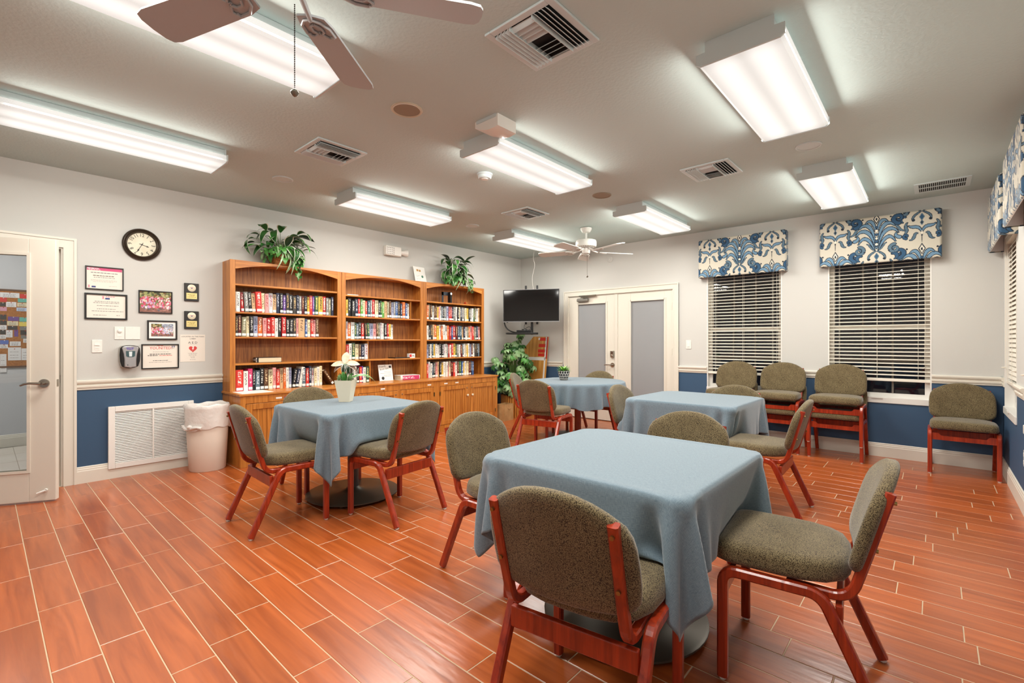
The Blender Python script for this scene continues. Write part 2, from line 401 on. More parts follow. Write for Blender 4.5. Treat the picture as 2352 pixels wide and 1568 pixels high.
# ------------------------------------------------------------------ room shell
DADO = 0.86
def wall(name, a0, a1, z1, holes, place, extra=0.0):
    ac = sorted(set([a0, a1] + [h[0] for h in holes] + [h[1] for h in holes]))
    zc = sorted(set([0, DADO, z1] + [h[2] for h in holes] + [h[3] for h in holes]))
    b = MB()
    for i in range(len(ac)-1):
        for j in range(len(zc)-1):
            ca, cz = (ac[i]+ac[i+1])/2, (zc[j]+zc[j+1])/2
            if any(h[0] < ca < h[1] and h[2] < cz < h[3] for h in holes): continue
            x0, x1, y0, y1 = place(ac[i], ac[i+1])
            b.box(x0, x1, y0, y1, zc[j], zc[j+1], 1 if cz < DADO else 0)
    o = b.build(name, [m_wall, m_navy])
    return struct(o)
TH = 0.13
HALL_X = -8.2
DOOR = (-0.405, 0.476, 0.0, 2.065)
W1 = (-2.296, -1.397, 0.60, 2.22); W2 = (-0.922, -0.024, 0.60, 2.22)
WR1 = (5.51, 6.39, 0.60, 2.22); WR2 = (4.16, 5.04, 0.60, 2.22)
DD = (-4.57, -2.761, 0.0, 2.0)
wall('wall_left', YB, YF+TH, H, [DOOR], lambda a, b: (XL-TH, XL, a, b))
wall('wall_far', XL, XR, H, [DD, W1, W2], lambda a, b: (a, b, YF, YF+TH))
wall('wall_right', YB, YF+TH, H, [WR1, WR2], lambda a, b: (XR, XR+TH, a, b))
wall('wall_back', XL, XR, H, [], lambda a, b: (a, b, YB-TH, YB))
struct(MB().box(XL-TH, XR+TH, YB-TH, YF+TH, H, H+0.1).build('ceiling', m_ceil))
floor = struct(MB().box(XL-0.03, XR+TH, YB-TH, YF+TH, -0.12, -0.0011).build('floor', m_grout))

# wood-look plank tiles, laid along X, 600 x 150 mm with sanded joints
PL, PW, J = 0.606, 0.15, 0.0046
OFFS = {0:-2.485,1:-2.56,2:-2.745,3:-2.225,4:-2.39,5:-2.661,6:-2.451,7:-2.535,8:-2.823,9:-2.89,10:-3.12,11:-2.605,12:-2.704,13:-2.875,14:-.53,15:-3.357,16:.13,17:.093,20:.099,21:-.17,34:-.118}
def plank_mesh(l):
    c = 0.0014; hx, hy = l/2 - J/2, PW/2 - J/2
    v = [(-hx,-hy,-.006),(hx,-hy,-.006),(hx,hy,-.006),(-hx,hy,-.006),(-hx,-hy,-.0009),(hx,-hy,-.0009),(hx,hy,-.0009),(-hx,hy,-.0009),
         (-hx+c,-hy+c,0),(hx-c,-hy+c,0),(hx-c,hy-c,0),(-hx+c,hy-c,0)]
    f = [(0,1,5,4),(1,2,6,5),(2,3,7,6),(3,0,4,7),(4,5,9,8),(5,6,10,9),(6,7,11,10),(7,4,8,11),(8,9,10,11)]
    return v, f
pv, pf = plank_mesh(PL)
full = bpy.data.meshes.new('plank'); full.from_pydata(pv, [], pf); full.materials.append(m_plank)
planks = []
k0 = int(math.floor((YB - .174)/PW)); k1 = int(math.ceil((YF - .174)/PW))
rg = random.Random(3)
for k in range(k0, k1):
    yc = .174 + (k+.5)*PW
    off = OFFS.get(k, -3 + rg.uniform(0, PL))
    x = off - math.ceil((off - XL)/PL)*PL
    while x < XR:
        x0, x1 = max(x, XL), min(x+PL, XR)
        if x1 - x0 > 0.02: planks.append(((x0+x1)/2, yc, x1-x0))
        x += PL
th = R(41.75)
def seen_area(p):
    d = -math.sin(th)*p[0] + math.cos(th)*p[1]; r = math.cos(th)*p[0] + math.sin(th)*p[1]
    if d < 0.6: return 0
    u, vv = 1088*r/d, 1088*1.25/d
    if abs(u) > 1300 or vv > 860: return 0
    return p[2]/d**3
planks.sort(key=seen_area, reverse=True)
for p in planks[:300]:
    if abs(p[2]-PL) < 1e-4: me = full
    else:
        v, f = plank_mesh(p[2]); me = bpy.data.meshes.new('plank'); me.from_pydata(v, [], f); me.materials.append(m_plank)
    link('plank', me, floor, (p[0], p[1], 0))
b = MB()
for p in planks[300:]:
    v, f = plank_mesh(p[2]); b.add([(a[0]+p[0], a[1]+p[1], a[2]) for a in v], f)
tag(b.build('plank_field', m_plank, floor), kind='stuff')

def mould(name, prof, p0, p1, nrm, m=m_trim):
    """profile [(out, z)] run from p0 to p1 on a wall whose inward normal is nrm"""
    n = len(prof); v = []
    for p in (p0, p1):
        for d, z in prof: v.append((p[0]+nrm[0]*d, p[1]+nrm[1]*d, z))
    f = [(i, (i+1) % n, n+(i+1) % n, n+i) for i in range(n)] + [tuple(range(n)), tuple(range(2*n-1, n-1, -1))]
    return struct(MB().add(v, f).build(name, m))
BASE = [(0,0),(.016,0),(.016,.105),(.013,.112),(.013,.122),(.009,.13),(.009,.14),(.004,.146),(0,.146)]
RAIL = [(0,.822),(.008,.822),(.010,.836),(.016,.842),(.018,.856),(.010,.862),(.010,.872),(.022,.880),(.026,.890),(.026,.902),(.018,.908),(0,.908)]
mould('baseboard_left', BASE, (XL, .556), (XL, 1.695), (1,0))
mould('baseboard_left_end', BASE, (XL, 5.375), (XL, YF), (1,0)).name = 'baseboard_left.001'
mould('baseboard_left', BASE, (XL, YB), (XL, -.485), (1,0))
mould('baseboard_far', BASE, (XL, YF), (-4.677, YF), (0,-1))
mould('baseboard_far', BASE, (-2.692, YF), (XR, YF), (0,-1))
mould('baseboard_right', BASE, (XR, YB), (XR, YF), (-1,0))
mould('baseboard_back', BASE, (XL, YB), (XR, YB), (0,1))
n = 0
for p0, p1, nr in [((XL,.556),(XL,1.695),(1,0)), ((XL,5.375),(XL,YF),(1,0)), ((XL,YF),(-4.677,YF),(0,-1)), ((-2.692,YF),(W1[0],YF),(0,-1)),
                   ((W1[1],YF),(W2[0],YF),(0,-1)), ((W2[1],YF),(XR,YF),(0,-1)), ((XR,WR1[1]),(XR,YF),(-1,0)), ((XR,WR2[1]),(XR,WR1[0]),(-1,0)),
                   ((XR,YB),(XR,WR2[0]),(-1,0)), ((XL,YB),(XR,YB),(0,1)), ((XL,YB),(XL,-.485),(1,0))]:
    n += 1; mould('trim_%d' % n, RAIL, p0, p1, nr)
# door casings
def casing(name, axis, a0, a1, z1, wpos, out, depth):
    """flat casing with a back band round an opening a0..a1, z1 tall"""
    b = MB()
    def add(s0, s1, z0, zz, o):
        lo, hi = sorted((wpos, wpos+out*o))
        if axis == 'y': b.box(lo, hi, s0, s1, z0, zz)
        else: b.box(s0, s1, lo, hi, z0, zz)
    cw = 0.08
    for s0, s1, e0, e1 in ((a0-cw, a0, a0-cw, a0-cw+.018), (a1, a1+cw, a1+cw-.018, a1+cw)):
        add(s0, s1, 0, z1+cw-.018, .014); add(e0, e1, 0, z1+cw-.018, .022)
    add(a0, a1, z1, z1+cw-.018, .0139); add(a0-cw, a1+cw, z1+cw-.018, z1+cw, .0221)
    add(a0-.012, a0+.006, 0, z1-.006, .018); add(a1-.006, a1+.012, 0, z1-.006, .018); add(a0-.012, a1+.012, z1-.006, z1+.012, .0181)
    # jamb lining through the wall
    lo, hi = sorted((wpos-out*depth, wpos))
    if axis == 'y':
        b.box(lo, hi, a0, a0+.018, 0, z1-.018); b.box(lo, hi, a1-.018, a1, 0, z1-.018); b.box(lo, hi, a0, a1, z1-.018, z1)
        md = (lo+hi)/2; b.box(md-.02, md+.006, a1-.03, a1-.018, 0, z1-.03); b.box(md-.02, md+.006, a0+.018, a1-.018, z1-.03, z1-.018)
    else:
        b.box(a0, a0+.018, lo, hi, 0, z1-.018); b.box(a1-.018, a1, lo, hi, 0, z1-.018); b.box(a0, a1, lo, hi, z1-.018, z1)
    return struct(b.build(name, m_trim))
casing('trim_12', 'y', DOOR[0], DOOR[1], DOOR[3], XL, 1, TH)
casing('trim_13', 'x', DD[0], DD[1], DD[3], YF, -1, TH)
MBs = MB().cbox(XL-.05, DOOR[1]-.019, .925, .028, .004, .07)
tag(MBs.build('strike_plate', m_steel), 'dark metal strike plate on the jamb of the open glass door', 'strike plate')

# hallway beyond the open door
m_hallw = mat('hall_paint', (196, 197, 200), 0.7); m_tile = mat('hall_tile', (205, 198, 188), 0.3, noise=(3, (214, 208, 199), .4, .6))
struct(MB().box(HALL_X-.1, HALL_X, -2.6, 2.4, 0, H).build('wall_hall', m_hallw))
struct(MB().box(HALL_X, XL-TH, 2.4, 2.5, 0, H).build('wall_hall_end', m_hallw))
struct(MB().box(HALL_X, XL-TH, -2.7, -2.6, 0, H).build('wall_hall_near', m_hallw))
hf = struct(MB().box(HALL_X-.1, XL-.03, -2.7, 2.5, -.12, -.003).build('floor_hall', mat('hall_grout', (170, 162, 150), .8)))
for i in range(5):
    for j in range(9):
        x0 = XL-.032-.5*(i+1); y0 = -2.25+.5*j
        MB().box(max(x0+.003, HALL_X), x0+.497, y0+.003, y0+.497, -.004, -.0005).build('tile', m_tile, hf)
struct(MB().box(HALL_X-.1, XL-TH, -2.7, 2.5, H, H+.1).build('ceiling_hall', m_ceil))
mould('baseboard_hall', BASE, (HALL_X, -2.6), (HALL_X, 2.4), (1,0))

# door_1: glazed leaf, swung into the room
d1 = struct(thing('door_1', None, None, (-5.585, -.393, 0), R(61.8)))
LW, LT = 0.90, 0.044
b = MB(); zb, zt = .012, 2.045
for x0, x1, z0, z1 in ((0,.14,zb,zt),(LW-.165,LW,zb,zt),(.14,LW-.165,zb,.245),(.14,LW-.165,1.925,zt)): b.box(x0, x1, -LT/2, LT/2, z0, z1)
b.build('leaf', m_trim, d1, bevel=.003)
b = MB()
for s in (-1, 1):
    y0, y1 = sorted((s*LT/2, s*(LT/2+.007)))
    for x0, x1, z0, z1 in ((.13,.15,.235,1.935),(LW-.175,LW-.155,.235,1.935),(.15,LW-.175,.235,.255),(.15,LW-.175,1.915,1.935)): b.box(x0, x1, y0, y1, z0, z1)
b.build('glazing_bead', m_trim, d1)
MB().box(.135, LW-.16, -.003, .003, .24, 1.93).build('pane', m_glass, d1)
hd = MB()
for s in (-1, 1):
    hd.tube([(LW-.07, s*LT/2, .925), (LW-.07, s*(LT/2+.012), .925)], .033, 20)
    hd.tube([(LW-.07, s*(LT/2+.01), .925), (LW-.07, s*(LT/2+.05), .925)], .011, 12)
    hd.tube([(LW-.07, s*(LT/2+.05), .925), (LW-.10, s*(LT/2+.055), .928), (LW-.14, s*(LT/2+.055), .93), (LW-.17, s*(LT/2+.052), .924), (LW-.195, s*(LT/2+.047), .913)], [.011,.010,.008,.008,.006], 10)
hd.build('lever_handle', m_steel, d1, smooth=40)
MB().cbox(LW+.0005, 0, .925, .003, .024, .056).build('latch_plate', m_steel, d1)
st = MB().tube([(LW-.06, -LT/2, .095), (LW-.06, -LT/2-.012, .093)], .012, 12); st.tube([(LW-.06, -LT/2-.012, .093), (LW-.105, -LT/2-.03, .078)], [.008,.006], 8)
st.build('door_stop', m_plastic, d1, smooth=40)
for z in (.25, 1.02, 1.8): MB().tube([(0, -LT/2-.006, z-.045), (0, -LT/2-.006, z+.045)], .007, 8).build('hinge', m_steel, d1)

# door_2 / door_3: pair of doors with frosted panes in the far wall
m_frost = mat('frosted_grey_pane', (150, 152, 154), 0.22, spec=0.5)
for idx, (x0, x1, g0, g1) in enumerate(((DD[0]+.02, -3.668, -4.379, -3.85), (-3.662, DD[1]-.02, -3.43, -2.896))):
    d = struct(thing('door_%d' % (2+idx), None, None, ((x0+x1)/2, YF+.03, 0)))
    cx = (x0+x1)/2; b = MB(); t = .022
    for a0, a1, z0, z1 in ((x0,g0,.01,1.98),(g1,x1,.01,1.98),(g0,g1,.01,.24),(g0,g1,1.86,1.98)): b.box(a0-cx, a1-cx, -t, t, z0, z1)
    b.build('leaf', m_trim, d, bevel=.002)
    b = MB()
    for a0, a1, z0, z1 in ((g0-.02,g0+.006,.22,1.88),(g1-.006,g1+.02,.22,1.88),(g0,g1,.22,.246),(g0,g1,1.854,1.88)): b.box(a0-cx, a1-cx, -t-.012, -t, z0, z1)
    b.build('glazing_bead', m_trim, d)
    MB().box(g0-cx, g1-cx, -.004, .004, .24, 1.86).build('pane', m_frost, d)
    if idx == 0:
        MB().box(x1-cx-.025, x1-cx+.02, -t-.014, -t, .01, 1.98).build('astragal', m_trim, d)
        hx = -3.735-cx
        hb = MB().tube([(hx,-t,.887),(hx,-t-.012,.887)], .034, 18); hb.tube([(hx,-t-.012,.887),(hx,-t-.055,.887)], .011, 10)
        hb.tube([(hx,-t-.055,.887),(hx-.05,-t-.058,.889),(hx-.12,-t-.052,.885)], [.011,.009,.008], 8); hb.build('lever_handle', m_steel, d, smooth=40)
        kp = MB().cbox(hx, -t-.016, 1.055, .058, .032, .105); kp.tube([(hx,-t-.03,1.03),(hx,-t-.045,1.03)], .018, 14)
        kp.build('keypad_lock', m_steel, d, bevel=.008)
        kb = MB()
        for r_ in range(2):
            for c_ in range(2): kb.cbox(hx-.011+.022*c_, -t-.034, 1.068+.018*r_, .01, .004, .01)
        kb.build('keypad_button', m_black, d)
        cl = MB().cbox(-4.27-cx, -t-.03, 1.922, .21, .055, .06); cl.build('door_closer', m_grey, d, bevel=.018)
        ar = MB().tube([(-4.25-cx,-t-.05,1.95),(-4.12-cx,-t-.10,1.972),(-4.22-cx,-t-.045,1.985)], .009, 8); ar.box(-4.33-cx, -4.02-cx, -t-.05, -t-.02, 1.976, 1.996); ar.build('closer_arm', m_steel, d)
    for z in (.3, 1.1, 1.75): MB().tube([((x0 if idx == 0 else x1)-cx, -t-.006, z-.05), ((x0 if idx == 0 else x1)-cx, -t-.006, z+.05)], .007, 8).build('hinge', m_trim, d)

# windows with vinyl sashes
m_bar = mat('shade_painted_glazing_bar', (112, 106, 98), 0.5)  # bars painted darker than the white sash to imitate being unlit
m_vinyl = mat('white_vinyl', (226, 224, 218), 0.35)
def window(n, w0, w1, z0, z1, loc, rot):
    """local frame: x across, y up, z into the room; origin at the opening centre bottom, on the inner wall plane"""
    o = struct(thing('window_%d' % n, None, None, loc, rot)); W = w1-w0; Hh = z1-z0; b = MB()
    for s in (-1, 1): b.box(min(s*W/2, s*(W/2-.012)), max(s*W/2, s*(W/2-.012)), 0.045, Hh-.012, -.13, .002)
    b.box(-W/2, W/2, Hh-.012, Hh, -.13, .002)
    b.build('reveal', m_vinyl, o)
    MB().box(-W/2-.004, W/2+.004, -.018, .045, -.13, .012).build('sill', m_vinyl, o, bevel=.004)
    for k, (y0, y1, zz) in enumerate(((.045, Hh/2+.02, -.075), (Hh/2-.02, Hh-.012, -.105))):
        b = MB(); t = .042; x0, x1 = -W/2+.012, W/2-.012
        for a in ((x0,x0+t,y0+t,y1-t),(x1-t,x1,y0+t,y1-t),(x0,x1,y0,y0+t),(x0,x1,y1-t,y1)): b.box(a[0], a[1], a[2], a[3], zz-.014, zz+.014)
        s_ = b.build('sash', m_vinyl, o)
        MB().box(x0+t, x1-t, y0+t, y1-t, zz-.003, zz+.003).build('pane', m_glass, s_)
        for q in (1, 2):
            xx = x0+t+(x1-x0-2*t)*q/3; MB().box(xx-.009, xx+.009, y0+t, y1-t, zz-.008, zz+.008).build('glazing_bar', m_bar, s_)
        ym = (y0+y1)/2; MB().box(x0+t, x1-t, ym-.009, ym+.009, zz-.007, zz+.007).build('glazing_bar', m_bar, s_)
    MB().box(-.05, .05, .032, .044, .012, .022).build('sash_lift', m_vinyl, o)
    return o
window(1, W1[0], W1[1], W1[2], W1[3], ((W1[0]+W1[1])/2, YF, W1[2]), WALL_F)
window(2, W2[0], W2[1], W2[2], W2[3], ((W2[0]+W2[1])/2, YF, W2[2]), WALL_F)
window(3, WR1[0], WR1[1], WR1[2], WR1[3], (XR, (WR1[0]+WR1[1])/2, WR1[2]), WALL_R)
window(4, WR2[0], WR2[1], WR2[2], WR2[3], (XR, (WR2[0]+WR2[1])/2, WR2[2]), WALL_R)

# ------------------------------------------------------------------ ceiling fixtures
def fixture():
    """wraparound fluorescent, 1.22 m along local y; origin on the ceiling"""
    t = thing('ceiling_light', 'wraparound fluorescent fixture', 'ceiling light'); L, W = 1.22, 0.39
    MB().box(-.15, .15, -L/2+.01, L/2-.01, -.06, 0).build('housing', m_cw, t, bevel=.004)
    b = MB(); sec = [(-.165,-.052),(-W/2,-.058),(-W/2+.004,-.098),(-W/2+.02,-.108),(W/2-.02,-.108),(W/2-.004,-.098),(W/2,-.058),(.165,-.052)]
    v = [(x, y, z) for y in (-L/2+.012, L/2-.012) for x, z in sec]; n = len(sec)
    b.add(v, [(i, i+1, n+i+1, n+i) for i in range(n-1)])
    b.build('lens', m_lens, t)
    for s in (-1, 1):
        y0, y1 = sorted((s*L/2, s*(L/2-.012)))
        c = MB(); poly = [(-.155,0),(.155,0),(.155,-.05),(W/2+.004,-.052),(W/2+.004,-.1),(W/2-.016,-.113),(-W/2+.016,-.113),(-W/2-.004,-.1),(-W/2-.004,-.052),(-.155,-.05)]
        v = [(p[0], y, p[1]) for y in (y0, y1) for p in poly]; n = len(poly)
        c.add(v, [tuple(range(n)), tuple(range(2*n-1, n-1, -1))] + [(i, (i+1) % n, n+(i+1) % n, n+i) for i in range(n)])
        c.build('end_cap', m_cw, t)
    ld = bpy.data.lights.new('tube_light', 'AREA'); ld.shape = 'RECTANGLE'; ld.size = W-.05; ld.size_y = L-.08; ld.energy = FIXTURE_WATTS; ld.color = LIGHT_COL
    lo = bpy.data.objects.new('tube_light', ld); C.objects.link(lo); lo.parent = t; lo.location = (0, 0, -.116)
    sd = bpy.data.lights.new('lens_side_light', 'AREA'); sd.shape = 'RECTANGLE'; sd.size = .045; sd.size_y = L-.08; sd.energy = SIDE_WATTS; sd.color = LIGHT_COL
    for s in (-1, 1):                                    # light leaving the upright sides of the wraparound lens
        so = bpy.data.objects.new('lens_side_light', sd); C.objects.link(so); so.parent = t; so.location = (s*(W/2+.006), 0, -.076); so.rotation_euler = (0, R(-s*50), 0)
    return t
FX = [(-.70, .66, 'long ceiling light just above and right of the camera'), (-2.44, .66, 'large ceiling light behind the nearest fan blades, upper left'),
      (-4.27, .66, 'long narrow-looking ceiling light at far left, above the glass door'), (-.70, 3.01, 'large ceiling light nearest the right side, two bright tubes showing'),
      (-2.47, 3.01, 'ceiling light beside the white sensor box, centre of the ceiling'), (-4.35, 3.0, 'ceiling light hanging over the middle bookcase'),
      (-.69, 5.27, 'squarish-looking ceiling light near the right-hand window valance'), (-2.47, 5.28, 'ceiling light right of the far white fan'),
      (-4.34, 5.29, 'ceiling light left of the far fan, nearest the television')]
f0 = None
for x, y, lab in FX:
    if f0 is None: f0 = fixture(); f0.location = (x, y, H); tag(f0, lab, 'ceiling light', 'fluorescent ceiling lights')
    else: dup(f0, (x, y, H), 0, lab, 'fluorescent ceiling lights')
# an unseen copy is added to brighten the hallway; the room goes on behind the camera
dup(f0, (-6.9, -.2, H), 0, 'unseen ceiling light added to brighten the hallway behind the glass door', 'fluorescent ceiling lights')

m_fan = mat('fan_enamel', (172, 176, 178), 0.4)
def fan(loc, phase, label, pull):
    t = thing('ceiling_fan', label, 'ceiling fan', loc)
    MB().lathe([(.055,0),(.075,-.008),(.07,-.03),(.05,-.062),(.02,-.07)], 28).build('canopy', m_fan, t, smooth=40)
    MB().tube([(0,0,-.065),(0,0,-.165)], .013, 14).build('downrod', m_fan, t, smooth=40)
    MB().lathe([(.02,-.15),(.09,-.158),(.128,-.17),(.135,-.19),(.135,-.235),(.128,-.252),(.09,-.265),(.05,-.268)], 36).build('motor_housing', m_fan, t, smooth=35)
    vb = MB()
    for i in range(24):
        a = 2*PI*i/24; vb.add([(math.cos(a+d)*r, math.sin(a+d)*r, z) for r, z in ((.118,-.256),(.075,-.268)) for d in (-.06,.06)], [(0,1,3,2)])
    vb.build('motor_vent', mat('vent_shadow', (60,56,50), .8), t)
    MB().lathe([(.04,-.265),(.05,-.272),(.052,-.32),(.046,-.338),(.02,-.345)], 24).build('switch_housing', m_fan, t, smooth=35)
    bz = -.315; pitch = R(11)
    bladep = [(.17,-.052),(.165,-.03),(.16,0),(.165,.03),(.17,.052),(.22,.064),(.60,.076),(.635,.068),(.648,.045),(.652,0),(.648,-.045),(.635,-.068),(.60,-.076),(.22,-.064)]
    bm_ = MB().prism(bladep, -.004, .004).mesh('blade', m_fan)
    iron = MB(); iron.tube([(.06,0,.035),(.10,0,.018),(.15,0,.0),(.18,0,-.009)], [.013,.011,.010,.010], 8)
    for s in (-1, 1):
        iron.tube([(.175,0,-.009),(.185,s*.03,-.009),(.215,s*.052,-.009),(.26,s*.055,-.009),(.265,s*.04,-.009)], .006, 6)
        iron.tube([(.20,0,-.009),(.215,s*.02,-.009),(.24,s*.022,-.009),(.255,s*.006,-.009),(.245,0,-.009)], .005, 6)
        iron.tube([(.255,s*.006,-.009),(.275,s*.03,-.009),(.268,s*.048,-.009)], .005, 6)
    im = iron.mesh('blade_iron', m_fan, 40)
    for k in range(5):
        a = phase + k*2*PI/5
        bl = link('blade', bm_, t); bl.location = (0,0,bz); bl.rotation_euler = Euler((pitch, 0, a), 'XYZ')
        link('blade_iron', im, bl)
    if pull:
        m_ch = mat('chain_metal', (70,68,62), .3, .9)
        ch = MB()
        for i in range(46): ch.lathe([(.0006,-.0028),(.0028,0),(.0006,.0028)], 6, (pull[0], pull[1], -.345-.0062*i))
        ch.build('pull_chain', m_ch, t)
        z = -.345-.0062*46
        MB().lathe([(.002,0),(.010,-.006),(.0145,-.014),(.010,-.022),(.002,-.028)], 14, (pull[0], pull[1], z)).build('pull_knob', mat('pewter', (120,116,104), .35, .6), t, smooth=40)
    return t
fan((-1.58, .66, H), R(56.5), 'white ceiling fan close overhead with a beaded pull chain', (-.045, .05))
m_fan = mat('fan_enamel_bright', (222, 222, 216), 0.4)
fan((-3.41, 5.28, H), R(55), 'small-looking white ceiling fan hanging before the far wall', (.03, -.02))

m_dark = mat('vent_dark', (26, 25, 24), .9)
def vent4():
    t = thing('ceiling_vent', 'square four-way ceiling vent', 'vent'); a, c = .20, .165
    MB().box(-c, c, -c, c, -.003, -.0005).build('duct_back', m_dark, t)
    fr = MB()
    for x0, x1, y0, y1 in ((-a,-c,-a,a),(c,a,-a,a),(-c,c,-a,-c),(-c,c,c,a)): fr.box(x0, x1, y0, y1, -.012, 0)
    fr.build('frame', m_cw, t, bevel=.003)
    def vane(x0, y0, x1, y1, tilt, name='vane'):
        l = math.hypot(x1-x0, y1-y0); v = MB().box(0, l, -.013, .013, -.001, .001)
        o = v.build(name, m_cw, t, ((x0), (y0), -.016)); o.rotation_euler = Euler((tilt, 0, math.atan2(y1-y0, x1-x0)), 'XYZ')
    for i in range(4):
        x = -c+.014+.022*i; vane(x, -c, x, c, R(-42))
    for i in range(4):
        x = c-.014-.022*i; vane(x, -c, x, c, R(42))
    for i in range(4):
        y = c-.02-.034*i; vane(-.065, y, .065, y, R(42))
    for i in range(4):
        y = -c+.02+.034*i; vane(-.065, y, .065, y, R(-42))
    for s in (-1, 1): MB().box(min(s*.065, s*.069), max(s*.065, s*.069), -c, c, -.028, -.002).build('divider', m_cw, t)
    return t
VT = [(-1.43, 1.825, 'square ceiling vent nearest the camera, right of the fan blade'), (-3.54, 1.83, 'square ceiling vent above the potted table, left of centre'),
      (-1.45, 4.23, 'square ceiling vent in the right half, below the big light'), (-3.55, 4.21, 'smallest-looking square ceiling vent, before the far fan')]
v0 = None
for x, y, lab in VT:
    if v0 is None: v0 = vent4(); v0.location = (x, y, H); tag(v0, lab, 'vent', 'square ceiling vents')
    else: dup(v0, (x, y, H), 0, lab, 'square ceiling vents')
t = thing('ceiling_register', 'long ceiling register with two rows of narrow slots, near the valance', 'vent', (.05, 6.08, H))
MB().box(-.165, .165, -.15, .15, -.003, -.0005).build('duct_back', m_dark, t)
fr = MB()
for x0, x1, y0, y1 in ((-.2,-.165,-.18,.18),(.165,.2,-.18,.18),(-.165,.165,-.18,-.15),(-.165,.165,.15,.18),(-.165,.165,-.01,.01)): fr.box(x0, x1, y0, y1, -.008, 0)
fr.build('frame', m_cw, t)
vn = MB().box(-.0022, .0022, -.14, .14, -.007, -.001).mesh('blade', m_cw)
for i in range(22): link('blade', vn, t, (-.154+.01467*i, 0, 0))
def disc(name, x, y, r, ring, inner, label, cat, recess):
    t = thing(name, label, cat, (x, y, H))
    MB().lathe([(r,0),(r,-.006),(r*.93,-.010),(r*.84,-.008),(r*.84,-.001)], 32).build('trim_ring', ring, t, smooth=40)
    MB().lathe([(r*.84,-.003),(r*.84,-.005),(r*.5,-.005+recess),(.002,-.005+recess)], 32).build('grille' if cat == 'speaker' else 'reflector', inner, t, smooth=40)
m_grille = mat('speaker_mesh', (150, 138, 120), .8, bump=(600, .3, .001)); m_ring = mat('aged_white', (196, 184, 162), .5)
disc('ceiling_speaker', -2.53, 1.82, .10, m_ring, m_grille, 'round ceiling speaker with tan grille, left of the sensor box', 'speaker', .001)
disc('ceiling_speaker', -2.53, 4.21, .095, m_grille, m_grille, 'round tan ceiling speaker over the far seating, small-looking', 'speaker', .001)
for x, y, lab in ((-4.46, 1.84, 'unlit round recessed light left of a square vent'), (-.717, 4.195, 'unlit round recessed light beside the big right-hand ceiling light'), (-4.44, 4.21, 'unlit round recessed light above the far bookcase')):
    disc('recessed_light', x, y, .088, m_cw, m_cw, lab, 'recessed light', .004)
t = thing('smoke_detector', 'small round white smoke detector on the ceiling', 'smoke detector', (-2.99, 2.985, H))
MB().lathe([(.07,0),(.07,-.012),(.06,-.016),(.06,-.034),(.052,-.042),(.02,-.044)], 28).build('body', m_cw, t, smooth=35)
MB().lathe([(.03,-.0435),(.03,-.047),(.022,-.049),(.004,-.049)], 20).build('test_button', m_plastic, t, smooth=35)
t = thing('motion_sensor', 'white box with a curved face on the ceiling beside a light', 'sensor', (-2.23, 2.33, H))
pr = [(-.105,0)] + [(-.105+.21*i/10, -.035-.05*math.sin(PI*i/10*.62+.15)) for i in range(11)] + [(.105,0)]
b = MB(); n = len(pr); v = [(p[0], y, p[1]) for y in (-.09, .09) for p in pr]
b.add(v, [tuple(range(n)), tuple(range(2*n-1,n-1,-1))]+[(i,(i+1)%n,n+(i+1)%n,n+i) for i in range(n)]); b.build('body', m_plastic, t, smooth=30)
MB().box(-.09,.09,-.096,.096,-.02,0).build('base_plate', m_cw, t)

# ------------------------------------------------------------------ chairs
def pad_mesh(outline, tf, tb, bend, name):
    """cushion: outline [(x,t)], front bulge tf, back bulge tb; bend(x,t)->offset; local: x across, t up, y depth (front = +y)"""
    rings = [(1.0, 0.0), (.985, .55), (.94, .82), (.80, .95), (.5, 1.0)]
    n = len(outline); cx = sum(p[0] for p in outline)/n; cy = (min(p[1] for p in outline)+max(p[1] for p in outline))/2
    v = []; f = []
    def ring(k, q): 
        o = len(v)
        for p in outline:
            x, t_ = cx+(p[0]-cx)*k, cy+(p[1]-cy)*k
            v.append((x, q+bend(x, t_), t_))
        return o
    base = ring(1.0, 0.0); prev = base
    for k, q in rings[1:]:
        o = ring(k, q*tf); f += [(prev+i, prev+(i+1) % n, o+(i+1) % n, o+i) for i in range(n)]; prev = o
    v.append((cx, tf*1.02+bend(cx, cy), cy)); f += [(prev+i, prev+(i+1) % n, len(v)-1) for i in range(n)]
    prev = base
    for k, q in rings[1:]:
        o = ring(k, -q*tb); f += [(prev+(i+1) % n, prev+i, o+i, o+(i+1) % n) for i in range(n)]; prev = o
    v.append((cx, -tb*1.0+bend(cx, cy), cy)); f += [(prev+(i+1) % n, prev+i, len(v)-1) for i in range(n)]
    return MB().add(v, f)
def arc(p0, p1, p2, n=6):
    return [((1-t)**2*p0[0]+2*t*(1-t)*p1[0]+t*t*p2[0], (1-t)**2*p0[1]+2*t*(1-t)*p1[1]+t*t*p2[1]) for t in [i/n for i in range(n+1)]]
